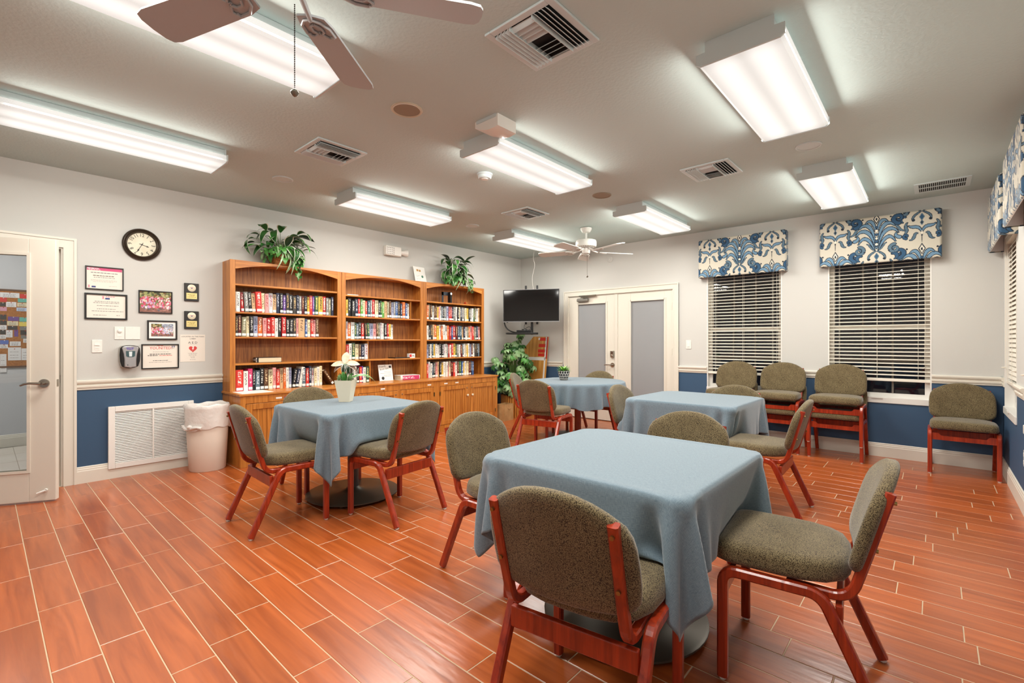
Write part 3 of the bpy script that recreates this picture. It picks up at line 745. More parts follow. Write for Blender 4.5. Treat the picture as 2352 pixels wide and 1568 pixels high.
def make_chair():
    t = thing('dining_chair', 'chair', 'chair'); S = lambda s, z: (.26-s, z)
    fr = [(.018,.012)] + [(.018,.34)] + arc((.018,.36),(.02,.406),(.066,.407)) + [(.15,.407),(.27,.407)] + arc((.285,.407),(.322,.405),(.342,.37)) + [(.42,.20),(.505,.012)]
    up = [(.22,.402),(.33,.400)] + arc((.345,.400),(.402,.398),(.420,.452), 8) + [(.45,.555),(.48,.664),(.509,.768)]
    for s in (-1, 1):
        MB().bar2d([S(*p) for p in fr], s*.232, .033, .036, .006).build('leg_frame', m_mahog, t)
        u = MB().bar2d([S(*p) for p in up], s*.193, .032, .029, .005).build('back_upright', m_mahog, t)
        for (sv, zv) in ((.4735,.575),(.520,.738)):
            MB().tube([(s*.193, .26-sv+.006, zv), (s*.193, .26-sv-.004, zv-.001)], .0065, 10).build('screw', m_brass, u)
        for sv in (.018, .505):
            MB().lathe([(.010,0),(.013,.004),(.013,.012)], 10, (s*.232, .26-sv, 0)).build('foot_glide', m_plastic, t)
    MB().box(-.216, .216, .26-.385, .26-.363, .305, .375).build('rear_stretcher', m_mahog, t, bevel=.004)
    o = t.children[-1]
    b = MB(); pts = [(-.216,.325),(-.216,.388),(-.17,.388),(-.15,.366),(.15,.366),(.17,.388),(.216,.388),(.216,.325)]
    n = len(pts); v = [(p[0], y, p[1]) for y in (.26-.035, .26-.015) for p in pts]
    b.add(v, [tuple(range(n)), tuple(range(2*n-1,n-1,-1))]+[(i,(i+1)%n,n+(i+1)%n,n+i) for i in range(n)]); b.build('front_stretcher', m_mahog, t)
    # back cushion
    wd, hh = .243, .372; out = []
    for i in range(9):                                # bottom edge, slightly bowed down
        x = -wd+.05+(2*wd-.10)*i/8; out.append((x, .018*(x/wd)**2+.0))
    out += [(wd-.02,.03),(wd-.004,.055),(wd,.10),(wd,.16),(wd-.003,.215),(wd-.010,.25),(wd-.026,.283)]
    for i in range(1, 10):
        a = i/10; x = (wd-.026)*(1-2*a); out.append((x, .283+(hh-.283)*(1-abs(x/(wd-.026))**2.3)))
    out += [(-wd+.026,.283),(-wd+.010,.25),(-wd+.003,.215),(-wd,.16),(-wd,.10),(-wd+.004,.055),(-wd+.02,.03)]
    bk = pad_mesh(out, .032, .016, lambda x, q: -.030+.030*(x/wd)**2, 'backrest')
    o = bk.build('backrest', m_tweed, t, smooth=60); o.location = (0, .26-.405, .482); o.rotation_euler = (R(15.5), 0, 0)
    # seat cushion (built standing, laid down)
    ws = .236; out = []
    for i in range(7): out.append((-ws+.06+(2*ws-.12)*i/6, -.215))
    out += [(ws-.02,-.205),(ws-.003,-.17),(ws,-.10),(ws,.0),(ws-.008,.08),(ws-.035,.15),(ws-.085,.195),(ws-.15,.212)]
    out += [(0,.216)] + [(-p[0], p[1]) for p in reversed(out[7:])]
    se = pad_mesh(out, .058, .026, lambda x, q: .0, 'seat')
    o = se.build('seat', m_tweed, t, smooth=60); o.location = (0, .065, .452); o.rotation_euler = (R(90), 0, R(180))
    o.rotation_euler = Euler((R(90), 0, 0), 'XYZ'); o.scale = (1, 1, 1)
    return t
G = 'olive tweed dining chairs'
CH = [((-.855, 1.325), 8, 'olive tweed chair with its back to the camera, nearest of all'),
      ((-1.79, 1.935), -90, 'olive tweed chair at the left side of the nearest blue table'),
      ((-1.09, 2.56), 180, 'olive tweed chair tucked in at the far side of the nearest blue table'),
      ((-.371, 2.09), 95.9, 'olive tweed chair seen side-on at lower right, by the nearest table'),
      ((-3.43, 1.38), -2, 'olive tweed chair beside the white trash can'),
      ((-2.94, 2.04), 97.3, 'olive tweed chair at the right side of the table with the white square pot'),
      ((-4.03, 1.985), -90, 'olive tweed chair between the bookcase and the table with the white pot'),
      ((-2.04, 4.11), -88, 'olive tweed chair left of the middle square table, near the round table'),
      ((-1.42, 4.575), 180, 'olive tweed chair behind the middle square table, in front of the stacked chairs'),
      ((-.93, 3.94), 92, 'olive tweed chair at the right side of the middle square table'),
      ((-3.32, 4.26), 10.5, 'olive tweed chair with its back to the camera at the round table'),
      ((-3.95, 4.82), -63, 'olive tweed chair beside the leafy corner plant at the round table'),
      ((-3.55, 5.62), 180, 'olive tweed chair behind the round table, before the frosted doors'),
      ((.197, 6.25), 180, 'single olive tweed chair alone in the right corner')]
c0 = make_chair(); first = True
def put_chair(x, y, z, deg, label, group=G):
    global first
    if first:
        first = False; c0.location = (x, y, z); c0.rotation_euler = (0, 0, R(deg)); return tag(c0, label, 'chair', group)
    return dup(c0, (x, y, z), R(deg), label, group)
for (x, y), deg, lab in CH: put_chair(x, y, 0, deg, lab)
for x, wh in ((-1.885, 'leftmost'), (-1.36, 'middle'), (-.79, 'rightmost')):
    put_chair(x, 6.245, 0, 180, 'lower chair of the %s two-chair stack under the windows' % wh, 'stacked chairs under the windows')
    put_chair(x, 6.245-.036, .165, 180, 'upper chair of the %s two-chair stack under the windows' % wh, 'stacked chairs under the windows')

# ------------------------------------------------------------------ tables and draped cloths
TT = .742
def drape(half, over, n, seats, seed, rnd=False, shift=(0,0), steps=165, iters=10):
    """position-based cloth: half = table half size (or radius), over = overhang; seats = boxes (x,y,half x,half y,top z,angle) that hold it up"""
    rs = np.random.RandomState(seed)
    if not rnd: q_ = half/20; over = round(over/q_)*q_; n = 2*(20+round(over/q_))+1      # a grid line falls on every table edge
    g = np.linspace(-1, 1, n); S = half+over
    U, V = np.meshgrid(g, g, indexing='ij')
    if rnd: X0, Y0 = S*U*np.sqrt(1-V*V/2), S*V*np.sqrt(1-U*U/2)
    else: X0, Y0 = S*U, S*V
    P = np.stack([X0+shift[0], Y0+shift[1], np.full_like(X0, TT+.004)], -1); P[..., 2] += rs.uniform(0, .003, X0.shape)
    rest0 = P.copy(); prev = P.copy()
    def pairs():
        for di, dj, k in ((1,0,1.0),(0,1,1.0),(1,1,.7),(1,-1,.7),(2,0,.16),(0,2,.16)):
            for ph in range(2):
                ii = np.arange(0, n-di); jj = np.arange(max(0,-dj), n-max(0,dj))
                if di: ii = ii[((ii//max(1,di)) % 2) == ph]
                else: jj = jj[((jj//max(1,dj)) % 2) == ph]
                I, J_ = np.meshgrid(ii, jj, indexing='ij'); yield I, J_, I+di, J_+dj, k
    cons = []
    for a, b_, c, d, k in pairs():
        L = np.linalg.norm((rest0[a,b_]-rest0[c,d])[..., :2], axis=-1); cons.append((a, b_, c, d, k, L))
    dt = 1/50.
    for st in range(steps):
        vel = (P-prev)*.965; prev = P.copy(); P = P+vel; P[..., 2] -= 9.8*dt*dt
        if st < 60: P[..., :2] += rs.normal(0, .0006, P[..., :2].shape)
        for _ in range(iters):
            for a, b_, c, d, k, L in cons:
                D = P[c,d]-P[a,b_]; l = np.linalg.norm(D, axis=-1)+1e-9; q = (k*.5*(l-L)/l)[..., None]*D
                P[a,b_] += q; P[c,d] -= q
            x, y, z = P[...,0], P[...,1], P[...,2]; tk = .05
            if rnd:
                r = np.hypot(x, y)+1e-9; ins = (r < half+.004) & (z < TT) & (z > TT-tk)
                top = ins & ((z > TT-.022) | (r < half-.03)); sd = ins & ~top
                P[...,2] = np.where(top, TT, P[...,2]); sc_ = np.where(sd, (half+.004)/r, 1); P[...,0] *= sc_; P[...,1] *= sc_
            else:
                ins = (np.abs(x) < half+.004) & (np.abs(y) < half+.004) & (z < TT) & (z > TT-tk)
                top = ins & ((z > TT-.022) | (np.maximum(np.abs(x), np.abs(y)) < half-.03)); sd = ins & ~top
                P[...,2] = np.where(top, TT, P[...,2])
                bx = sd & (np.abs(x) >= np.abs(y)); by = sd & ~bx
                P[...,0] = np.where(bx, np.sign(x)*(half+.004), P[...,0]); P[...,1] = np.where(by, np.sign(y)*(half+.004), P[...,1])
            ontop = P[...,2] <= TT+1e-4
            ontop &= (P[...,2] >= TT-1e-4)
            P[ontop, :2] = prev[ontop, :2]
        for (sx, sy, hx, hy, zt_, an) in seats:
            ca, sa = math.cos(an), math.sin(an); dx, dy = P[...,0]-sx, P[...,1]-sy
            lx, ly = ca*dx+sa*dy, -sa*dx+ca*dy
            ins = (np.abs(lx) < hx) & (np.abs(ly) < hy) & (P[...,2] < zt_) & (P[...,2] > zt_-.14)
            ez = zt_-P[...,2]; ex = hx-np.abs(lx); ey = hy-np.abs(ly)
            up = ins & (ez <= ex) & (ez <= ey); P[...,2] = np.where(up, zt_, P[...,2])
            px = ins & ~up & (ex <= ey); py = ins & ~up & ~px
            lx2 = np.where(px, np.sign(lx)*hx, lx); ly2 = np.where(py, np.sign(ly)*hy, ly)
            P[...,0] = np.where(px | py, sx+ca*lx2-sa*ly2, P[...,0]); P[...,1] = np.where(px | py, sy+sa*lx2+ca*ly2, P[...,1])
    return P, rest0
def cloth_object(name, P, rest0, loc, label, crease):
    n = P.shape[0]; v = P.reshape(-1, 3).tolist(); f = [(i*n+j, (i+1)*n+j, (i+1)*n+j+1, i*n+j+1) for i in range(n-1) for j in range(n-1)]
    me = bpy.data.meshes.new(name); me.from_pydata(v, [], f); me.materials.append(m_linen)
    uv = me.uv_layers.new(name='weave'); idx = np.empty(len(me.loops), dtype=np.int32); me.loops.foreach_get('vertex_index', idx)
    uv.data.foreach_set('uv', rest0.reshape(-1, 3)[idx, :2].astype(np.float32).ravel())
    me.polygons.foreach_set('use_smooth', [True]*len(me.polygons))
    if crease:                                           # the pressed fold along the table edge
        at = me.attributes.new('crease_edge', 'FLOAT', 'EDGE'); h_ = (n-1)//2; lo, hi = h_-20, h_+20
        for e in me.edges:
            (i0, j0), (i1, j1) = divmod(e.vertices[0], n), divmod(e.vertices[1], n)
            if (i0 == i1 and i0 in (lo, hi) and lo <= min(j0, j1) and max(j0, j1) <= hi) or (j0 == j1 and j0 in (lo, hi) and lo <= min(i0, i1) and max(i0, i1) <= hi): at.data[e.index].value = .75
    o = link(name, me, None, loc)
    s = o.modifiers.new('smooth', 'SUBSURF'); s.levels = 1; s.render_levels = 1
    k = o.modifiers.new('thickness', 'SOLIDIFY'); k.thickness = .0022; k.offset = 1
    return tag(o, label, 'tablecloth', 'slate blue tablecloths')
m_base = mat('table_base_hammered', (84, 78, 68), .4, .5, bump=(90, .1, .001)); m_col = mat('table_column_grey', (84, 86, 88), .45, .4); m_top = mat('table_laminate', (90, 70, 52), .5)
def table(x, y, half, rnd, label, colm=None, base=.36):
    t = thing('pedestal_table', label, 'table', (x, y, 0))
    if rnd: MB().lathe([(half-.01,TT-.036),(half,TT-.032),(half,TT-.014),(half-.004,TT-.009)], 48).build('table_top', m_top, t)
    else: MB().prism([(half-.04,-half),(half-.012,-half+.012),(half,-half+.04),(half,half-.04),(half-.012,half-.012),(half-.04,half),(-half+.04,half),(-half+.012,half-.012),(-half,half-.04),(-half,-half+.04),(-half+.012,-half+.012),(-half+.04,-half)], TT-.038, TT-.012).build('table_top', m_top, t, bevel=.004)
    MB().lathe([(.043,.03),(.043,.66),(.043,TT-.034)], 24).build('column', colm or m_col, t, smooth=40)
    MB().lathe([(base-.006,.022),(base,.026),(base,.034),(base-.012,.038),(.10,.044),(.06,.06),(.044,.075)], 48).build('base', m_base, t, smooth=30)
    for k in range(4):
        a = PI/4+k*PI/2; MB().lathe([(.016,0),(.018,.003),(.018,.010),(.008,.012),(.008,.023)], 12, ((base-.06)*math.cos(a), (base-.06)*math.sin(a), 0)).build('leveling_foot', m_steel, t, smooth=40)
    sp = MB().box(-.22, .22, -.03, .03, TT-.044, TT-.034); sp.box(-.03, .03, -.22, .22, TT-.044, TT-.034); sp.build('top_plate', m_col, t)
    return t
def seat_box(cx, cy, deg, tx, ty):
    a = R(deg); ox, oy = -math.sin(a)*.065, math.cos(a)*.065
    return (cx+ox-tx, cy+oy-ty, .232, .212, .517, a)
TB = [((-1.055, 1.945), .466, .265, (.0, .0), 'square', 'nearest blue-covered square table on a grey pedestal'),
      ((-3.54, 2.02), .455, .265, (.0, .0), 'square', 'blue-covered square table carrying the white square pot'),
      ((-1.61, 4.28), .462, .275, (.0, .0), 'square', 'blue-covered square table in the middle right, by the stacked chairs'),
      ((-3.46, 5.16), .60, .25, (.0, .0), 'round', 'blue-covered round table before the frosted doors')]
CL = ['slate blue linen cloth on the nearest table', 'slate blue cloth under the white square pot', 'slate blue cloth on the middle right table, its corner pointing at the stacks', 'slate blue round cloth with a wavy hem under the small black pot']
for i, ((x, y), hf_, ov, sh, kind, lab) in enumerate(TB):
    table(x, y, hf_-.016, kind == 'round', lab, m_mahog if kind == 'round' else None, .36 if kind != 'round' else .34)
    seats = [seat_box(cx, cy, dg, x, y) for (cx, cy), dg, l in CH if math.hypot(cx-x, cy-y) < 1.25]
    P, r0 = drape(hf_, ov, 57, seats, 11+i, kind == 'round', sh)
    cloth_object('tablecloth', P, r0, (x, y, 0), CL[i], kind != 'round')

# ------------------------------------------------------------------ bookcases
XU, XC, CT = -5.391, -5.097, .728      # front of the upper case, front of the base, counter height
UY = [1.697, 2.926, 4.167, 5.372]
SHELF = [(1.852, 1.560, 1.300, 1.020), (1.828, 1.562, 1.278, 1.022), (1.826, 1.560, 1.276, 1.012)]
WHO = ['left', 'middle', 'right']
TOP = 2.096
m_groove = mat('joint_shadow', (70, 36, 14), .8)
m_porc = mat('cream_porcelain', (222, 210, 184), .25)
def bookcase(i):
    y0, y1 = UY[i], UY[i+1]-.004; W = y1-y0
    lab = ['oak bookcase nearest the trash can, widest looking, big plant on top', 'middle oak bookcase with half-empty shelves', 'right-hand oak bookcase with all shelves full, next to the corner plant'][i]
    t = thing('bookcase', lab, 'bookcase', (XL, y0, 0), 0, 'oak bookcases along the left wall'); D = XU-XL; DB = XC-XL
    for k, (a, b_) in enumerate(((0,.022),(W-.022,W))):
        MB().box(.002, D-.02, a, b_, CT, TOP-.004).build('side_panel', m_oakv, t)
        MB().box(.002, DB-.02, a, b_, 0, CT-.022).build('base_side', m_oakv, t)
    MB().box(.002, .012, .022, W-.022, CT, TOP-.03).build('back_panel', m_oakb, t)
    MB().box(.002, D-.02, .022, W-.022, TOP-.03, TOP-.004).build('top_board', m_oakh, t)
    st = .052
    for a, b_ in ((0, st), (W-st, W)): MB().box(D-.02, D, a, b_, CT, TOP).build('stile', m_oakv, t, bevel=.0025)
    # arched head rail
    n = 18; yy = [st+(W-2*st)*q/n for q in range(n+1)]; zz = [2.004+.074*(1-(2*q/n-1)**2) for q in range(n+1)]
    b = MB(); v = []
    for x in (D-.02, D):
        for q in range(n+1): v.append((x, yy[q], zz[q])); v.append((x, yy[q], TOP))
    m_ = 2*(n+1); f = []
    for q in range(n):
        a = 2*q; f += [(a,a+2,a+3,a+1),(m_+a+2,m_+a,m_+a+1,m_+a+3),(a,m_+a,m_+a+2,a+2),(a+1,a+3,m_+a+3,m_+a+1)]
    b.add(v, f).build('arched_rail', m_oakh, t)
    for z in SHELF[i]: MB().box(.012, D-.006, .022, W-.022, z-.019, z).build('shelf', m_oakh, t, bevel=.003)
    # base: counter, face frame, doors
    MB().box(.002, DB+.012, -.001 if i else -.012, W+.003 if i < 2 else W+.012, CT-.022, CT).build('counter_top', m_oakh, t, bevel=.004)
    fr = MB(); x0, x1 = DB-.02, DB; mid = W/2
    for a, b_, z0, z1 in ((0,.05,.0,CT-.022),(W-.05,W,.0,CT-.022),(mid-.02,mid+.02,.08,.63),(.05,W-.05,.63,CT-.022),(.05,W-.05,.0,.09)): fr.box(x0, x1, a, b_, z0, z1)
    fr.build('face_frame', m_oakv, t, bevel=.002)
    MB().box(.002, x0, .022, W-.022, .06, .075).build('base_floor', m_oakb, t)
    for s, (a, b_) in enumerate(((.05, mid-.02), (mid+.02, W-.05))):
        a += .003; b_ -= .003; z0, z1 = .094, .626; w_ = .058
        d = MB()
        for q in ((a,a+w_,z0,z1),(b_-w_,b_,z0,z1),(a+w_,b_-w_,z0,z0+w_),(a+w_,b_-w_,z1-w_,z1)): d.box(x1-.016, x1+.004, q[0], q[1], q[2], q[3])
        do = d.build('door', m_oakv, t, bevel=.002)
        nb = 9; wb = (b_-a-2*w_)/nb
        for q in range(nb): MB().box(x1-.013, x1-.006, a+w_+wb*q+.0015, a+w_+wb*(q+1)-.0015, z0+w_, z1-w_).build('bead_board', m_oakv, do, bevel=.0015)
        MB().box(x1-.016, x1-.012, a+w_, b_-w_, z0+w_, z1-w_).build('panel_back', m_groove, do)
        ky = (b_-.025) if s == 0 else (a+.025)
        kn = MB().lathe([(.006,0),(.007,.012),(.016,.018),(.017,.026),(.010,.032),(.002,.033)], 16); kn.xf(Matrix.Translation((x1+.004, ky, .47)) @ Matrix.Rotation(R(90), 4, 'Y')); kn.build('knob', m_porc, do, smooth=40)
        lk = MB().lathe([(.009,0),(.009,.003),(.004,.004)], 12); lk.xf(Matrix.Translation((x1+.004, ky, .575)) @ Matrix.Rotation(R(90), 4, 'Y')); lk.build('lock', m_steel, do)
        hy = a-.003 if s == 0 else b_+.003
        for hz in (.19, .53): MB().cbox(x1+.003, hy, hz, .006, .020, .055).build('hinge', m_brass, do)
    for yy_ in ([(mid*.62), (W-.13)] if i == 1 else [(W*.13), (W*.30)] if i == 2 else [(W*.30), (W*.72)]):
        MB().box(x1, x1+.0015, yy_-.03, yy_+.03, .655, .672).build('label_plate', m_plastic, t)
    return t
cases = [bookcase(i) for i in range(3)]

# ------------------------------------------------------------------ books
BM = {}
for k, (c, ink) in {'w':((232,228,220),(60,60,66)), 'k':((26,26,28),(228,226,220)), 'r':((176,30,32),(240,226,214)), 'R':((206,52,44),(250,236,224)), 'g':((128,128,124),(240,240,236)),
        't':((206,170,128),(70,40,26)), 'c':((232,216,176),(90,60,40)), 'y':((226,186,78),(40,30,20)), 'o':((212,104,44),(250,236,210)), 'b':((52,92,150),(240,240,240)),
        'n':((30,38,62),(220,224,232)), 'l':((158,164,190),(40,44,80)), 'p':((224,160,156),(150,30,40)), 'P':((198,58,104),(250,240,244)), 'G':((44,88,60),(230,220,150)),
        'e':((92,160,70),(240,240,220)), 'm':((92,24,28),(226,200,150)), 'B':((88,58,38),(226,200,160)), 'v':((104,66,150),(240,236,244)), 's':((92,112,124),(236,238,240)),
        'O':((132,128,100),(236,230,210)), 'z':((40,74,92),(216,230,234)), 'q':((206,206,210),(150,20,30)), 'd':((58,54,52),(214,180,120))}.items():
    BM[k] = book_material('cover_' + k + '_stock', c, ink)
CN = {'w':'white','k':'black','r':'dark red','R':'red','g':'grey','t':'tan','c':'cream','y':'yellow','o':'orange','b':'blue','n':'navy','l':'lilac-grey','p':'pale pink','P':'magenta','G':'dark green','e':'bright green','m':'maroon','B':'brown','v':'purple','s':'slate','O':'olive grey','z':'teal','q':'silver-white','d':'charcoal'}
m_page = mat('book_pages', (226, 212, 182), .8, noise=(220, (206, 190, 158), .4, .6), stretch=(1, 6, .2)); m_sticker = mat('sticker_white', (236, 234, 228), .5); m_code = mat('sticker_ink', (60, 58, 60), .6)
# unit book: x 0 (fore-edge) .. 1 (spine), y thickness -.5 .. .5, z 0 .. 1
cv = MB(); cv.box(0, 1, -.5, -.43, 0, 1); cv.box(0, 1, .43, .5, 0, 1)
cv.add([(.97,-.5,0),(1.0,-.5,0),(1.035,-.25,0),(1.045,0,0),(1.035,.25,0),(1.0,.5,0),(.97,.5,0),(.97,-.5,1),(1.0,-.5,1),(1.035,-.25,1),(1.045,0,1),(1.035,.25,1),(1.0,.5,1),(.97,.5,1)],
       [(0,6,5,4,3,2,1),(7,8,9,10,11,12,13)]+[(i,(i+1)%7,7+(i+1)%7,7+i) for i in range(7)])
book_me = cv.mesh('book', BM['w']); pages_me = MB().box(.03, .975, -.43, .43, .015, .985).mesh('pages', m_page)
sticker_me = MB().box(1.03, 1.052, -.42, .42, .05, .17).mesh('spine_label', m_sticker)
ORD = ['first','second','third','fourth','fifth','sixth','seventh','eighth','ninth','tenth','eleventh','twelfth','thirteenth','fourteenth','fifteenth','sixteenth','seventeenth','eighteenth','nineteenth','twentieth'] + ['twenty-'+s for s in ['first','second','third','fourth','fifth','sixth','seventh','eighth','ninth']] + ['thirtieth','thirty-first','thirty-second','thirty-third','thirty-fourth','thirty-fifth','thirty-sixth']
RNAME = {0: 'upper', 1: 'second', 2: 'third', 3: 'counter-level'}
rb = random.Random(21)
def book(x, y, z, dep, thk, hgt, key, label, group, lean=0.0, sticker=True, rot=None):
    o = link('book', book_me, None, (x, y, z)); o.scale = (dep, thk, hgt)
    o.rotation_euler = rot if rot else (lean, 0, 0)
    o.material_slots[0].link = 'OBJECT'; o.material_slots[0].material = BM[key]
    link('pages', pages_me, o)
    if sticker: link('spine_label', sticker_me, o)
    return tag(o, label, 'book', group)
def row(ci, ri, y0, items, unit, hbase):
    """items = [(colour key, relative width, lean deg)]; unit = metres per width unit"""
    z = SHELF[ci][ri+1] if ri < 3 else CT; y = y0
    hi = (SHELF[ci][ri]-.02 - z) if ri < 4 else .3
    for k, it in enumerate(items):
        key, wd = it[0], it[1]*unit; ln = R(it[2]) if len(it) > 2 else 0.0
        if key == '_': y += wd; continue
        hgt = min(hbase*rb.uniform(.90, 1.03), hi-.012)
        if len(it) > 3: hgt = it[3]
        dep = rb.uniform(.135, .155); x = XU-.018-dep-rb.uniform(0, .012)
        if ln: hgt *= .97
        # a leaning book pivots on its lower edge
        yb = y+wd/2; off = 0
        if ln:
            yb = y + wd/2*math.cos(ln) + (hgt*math.sin(ln) if ln > 0 else 0); off = wd/2*abs(math.sin(ln))
        lab = '%s book, %s from the left on the %s shelf of the %s bookcase' % (CN[key], ORD[min(k, len(ORD)-1)], RNAME[ri], WHO[ci])
        ob = book(x, yb, z+off+.0005, dep, wd*.97, hgt, key, lab, 'books on the %s shelf of the %s bookcase' % (RNAME[ri], WHO[ci]), ln, sticker=rb.random() < (.86 if ci < 2 else .55))
        if len(it) > 4:
            me = TXT[it[4]].copy(); me.materials.clear(); me.materials.append(mat('ink_'+it[5], {'w':(240,236,228),'k':(24,20,18),'y':(230,200,90)}[it[5]], .5))
            tx = link('title', me, ob); tx.location = (1.055, 0, .60); tx.rotation_euler = Euler((R(90), R(90), R(90)), 'XYZ')
            tx.rotation_euler = Matrix(((0,0,1),(0,1,0),(-1,0,0))).to_euler(); tx.scale = (.105, .62, 1)
        y += wd/max(.6, math.cos(ln)) + abs(math.sin(ln))*0.0
    return y
U = .000735
row(0, 0, 1.757, [('w',60),('r',42,3),('g',55,4),('k',50,4),('t',55,3),('R',80,3),('c',55,1),('p',55),('q',58),('t',55),('n',50),('k',50),('v',42),('d',50),('k',55),('d',60),('n',35),('g',42),('m',40),('k',50),('y',40),('R',48),('v',34),('G',58,0,.222,'clancy','y'),('y',74,0,.222,'clancy','k'),('r',58,0,.222,'clancy','w'),('g',45),('O',44),('n',42)], U*.985, .225)
U = .00083
row(0, 1, 1.752, [('d',34),('m',40),('O',58,-2),('c',35),('k',45),('l',55),('o',60),('p',45),('r',60),('R',45),('w',42),('k',45),('r',58),('k',46),('k',50),('d',45),('p',30),('t',88),('b',35),('c',45),('R',36),('p',36),('B',46)], U, .222)
row(0, 3, 1.756, [('R',92),('w',55),('P',55),('k',35),('s',55),('k',50),('B',55),('c',55),('p',45),('R',45),('t',45),('o',35),('w',40),('l',40),('k',45,-8),('n',45,-9),('w',45,-10),('s',56),('R',45),('n',35),('q',40),('c',40),('w',40),('c',40)], U*.99, .232)
book(-5.56, 2.80, CT+.018, .15, .032, .205, 'B', 'brown book slumped diagonally at the right end of the left bookcase counter', 'books on the counter-level shelf of the left bookcase', R(34)).location = (-5.56, 2.825, CT+.011)
book(-5.46, 2.245, SHELF[0][3]+.0285, .25, .055, .15, 'k', 'thick black book lying flat alone on the left bookcase', 'books lying flat', rot=(R(90), 0, R(-92)))
U = .00073
row(1, 0, 2.993, [('y',38),('k',64),('k',64),('n',58),('R',45),('e',48),('c',50),('R',36),('z',58),('g',35),('r',54),('c',70),('k',45),('G',35),('e',50),('t',55),('O',50),('B',40),('l',55),('g',40),('b',50),('d',45),('n',50),('o',60),('b',50),('w',45)], U, .222)
row(1, 1, 2.990, [('q',35),('o',58),('w',70),('G',35),('s',45),('k',50),('R',54),('d',48,4),('G',48,4),('l',80),('p',60),('B',40),('O',40),('q',35),('w',45),('k',60),('r',45),('y',40),('w',46)], U, .215)
row(1, 2, 2.993, [('r',46),('w',45),('G',55),('c',60),('B',35),('n',55),('q',56)], .00085, .205)
row(1, 3, 3.00, [('w',45),('k',40),('k',45),('w',50),('k',50),('R',50),('v',22),('w',55),('G',55)], .00075, .215)
def fill(n, wmin, wmax, seed):
    q = random.Random(seed); keys = 'kkkkwwwwqqggrRRBoobnlcctptyysGdmzO'
    return [(q.choice(keys), q.uniform(wmin, wmax), q.choice([0,0,0,0,0,2,-2])) for _ in range(n)]
def fit(items, span): 
    s = sum(i[1] for i in items); return span/s/1.003
it = fill(32, 24, 44, 5); row(2, 0, 4.232, it, fit(it, 1.06), .215)
it = fill(28, 26, 46, 6); row(2, 1, 4.230, it, fit(it, 1.065), .215)
it = fill(31, 24, 44, 7); row(2, 2, 4.230, it, fit(it, 1.06), .205)
it = fill(25, 26, 50, 8); row(2, 3, 4.235, it, fit(it, .93), .225)
# other things on the shelves
pk = book(-5.50, 4.06, CT+.032, .17, .062, .30, 'w', 'large white book with a pink spine lying flat on the middle counter', 'books lying flat', sticker=False, rot=(R(90), 0, R(-4)))
MB().box(1.02, 1.056, -.44, .44, .04, .90).build('spine_band', BM['P'], pk)
t = thing('flyer_stand', 'white flyer with black printing propped on the middle counter', 'flyer', (-5.44, 3.59, CT))
fl = MB().box(-.105, .105, 0, .215, -.002, .002).build('flyer', m_sticker, t, (0, 0, .001), (R(90-12), 0, R(90)))
m_ink = mat('black_ink', (40, 36, 38), .6); m_pink = mat('pink_ink', (206, 80, 124), .6); m_red = mat('red_ink', (206, 44, 40), .6); m_blue = mat('blue_ink', (52, 62, 120), .6); m_greyink = mat('grey_ink', (140, 134, 132), .6)
text('friends', .034, m_ink, fl, -.09, .185, .0026, R(8)); text('booksale', .034, m_ink, fl, -.085, .15, .0026, R(8))
print_lines(fl, [(-.02,.09,.12),(-.08,.09,.10),(-.03,.08,.075),(-.03,.08,.06)], m_ink, .0026, seed=4)
MB().lathe([(.022,0),(.022,.0006)], 12, (-.05, .035, .0022)).build('portrait_print', m_ink, fl); MB().cbox(.075, .185, .0024, .035, .03, .0006).build('stamp_print', m_ink, fl)
MB().box(.004, .007, -.02, .02, 0, .14).build('stand', m_plastic, t, (-.02,0,0), (0, R(-14), 0))
t = thing('tablet', 'thin black tablet lying on the lower middle shelf', 'tablet', (-5.49, 3.82, SHELF[1][3]))
MB().box(-.08, .09, -.12, .12, 0, .012).build('case', m_black, t, bevel=.004); MB().box(-.07, .08, -.11, .11, .012, .0128).build('screen', mat('dark_screen', (16,18,22), .08), t)
t = thing('card_box', 'small white printed box at the right end of a middle shelf', 'box', (-5.44, 3.985, SHELF[1][3]))
MB().box(-.025, .025, -.05, .05, 0, .06).build('carton', m_sticker, t, bevel=.002); MB().box(.025, .0256, -.045, -.008, .012, .05).build('picture_print', m_red, t)
print_bx = MB().box(.025, .0256, 0, .04, .02, .026); print_bx.box(.025, .0256, .0, .03, .034, .04); print_bx.build('print', m_ink, t)
tag(MB().box(-5.60, XU-.02, 3.318, 3.332, CT, SHELF[1][3]-.02).build('shelf_divider', m_oakv), 'oak divider board standing on the middle counter', 'divider')
tag(MB().box(-5.60, XU-.03, 3.963, 3.972, SHELF[1][1], SHELF[1][0]-.021).build('shelf_divider', m_oakv), 'thin oak divider at the end of the full middle shelf', 'divider')
tag(MB().box(-5.60, XU-.02, 3.29, 3.302, SHELF[1][3], SHELF[1][2]-.02).build('shelf_divider', m_oakv), 'oak divider right of the short book row, middle bookcase', 'divider')
t = thing('bookend', 'dark grey metal bookend alone on the top right shelf', 'bookend', (-5.47, 4.64, SHELF[2][0]))
m_gun = mat('gunmetal', (44, 50, 58), .45, .3)
b = MB(); b.box(-.01,.0,-.075,-.045,0,.165); b.box(-.01,0,.045,.075,0,.165); b.box(-.01,0,-.075,.075,.115,.165); b.build('plate', m_gun, t); MB().box(0,.05,.045,.075,0,.165).build('return_plate', m_black, t)
bt = MB().lathe([(.018,0),(.018,.002)], 14); bt.xf(Matrix.Translation((.051,.06,.14)) @ Matrix.Rotation(R(90),4,'Y')); bt.build('badge', m_sticker, t)
t = thing('figurine', 'tiny brown ornament on the top shelf of the right bookcase', 'figurine', (-5.44, 5.0, SHELF[2][0]))
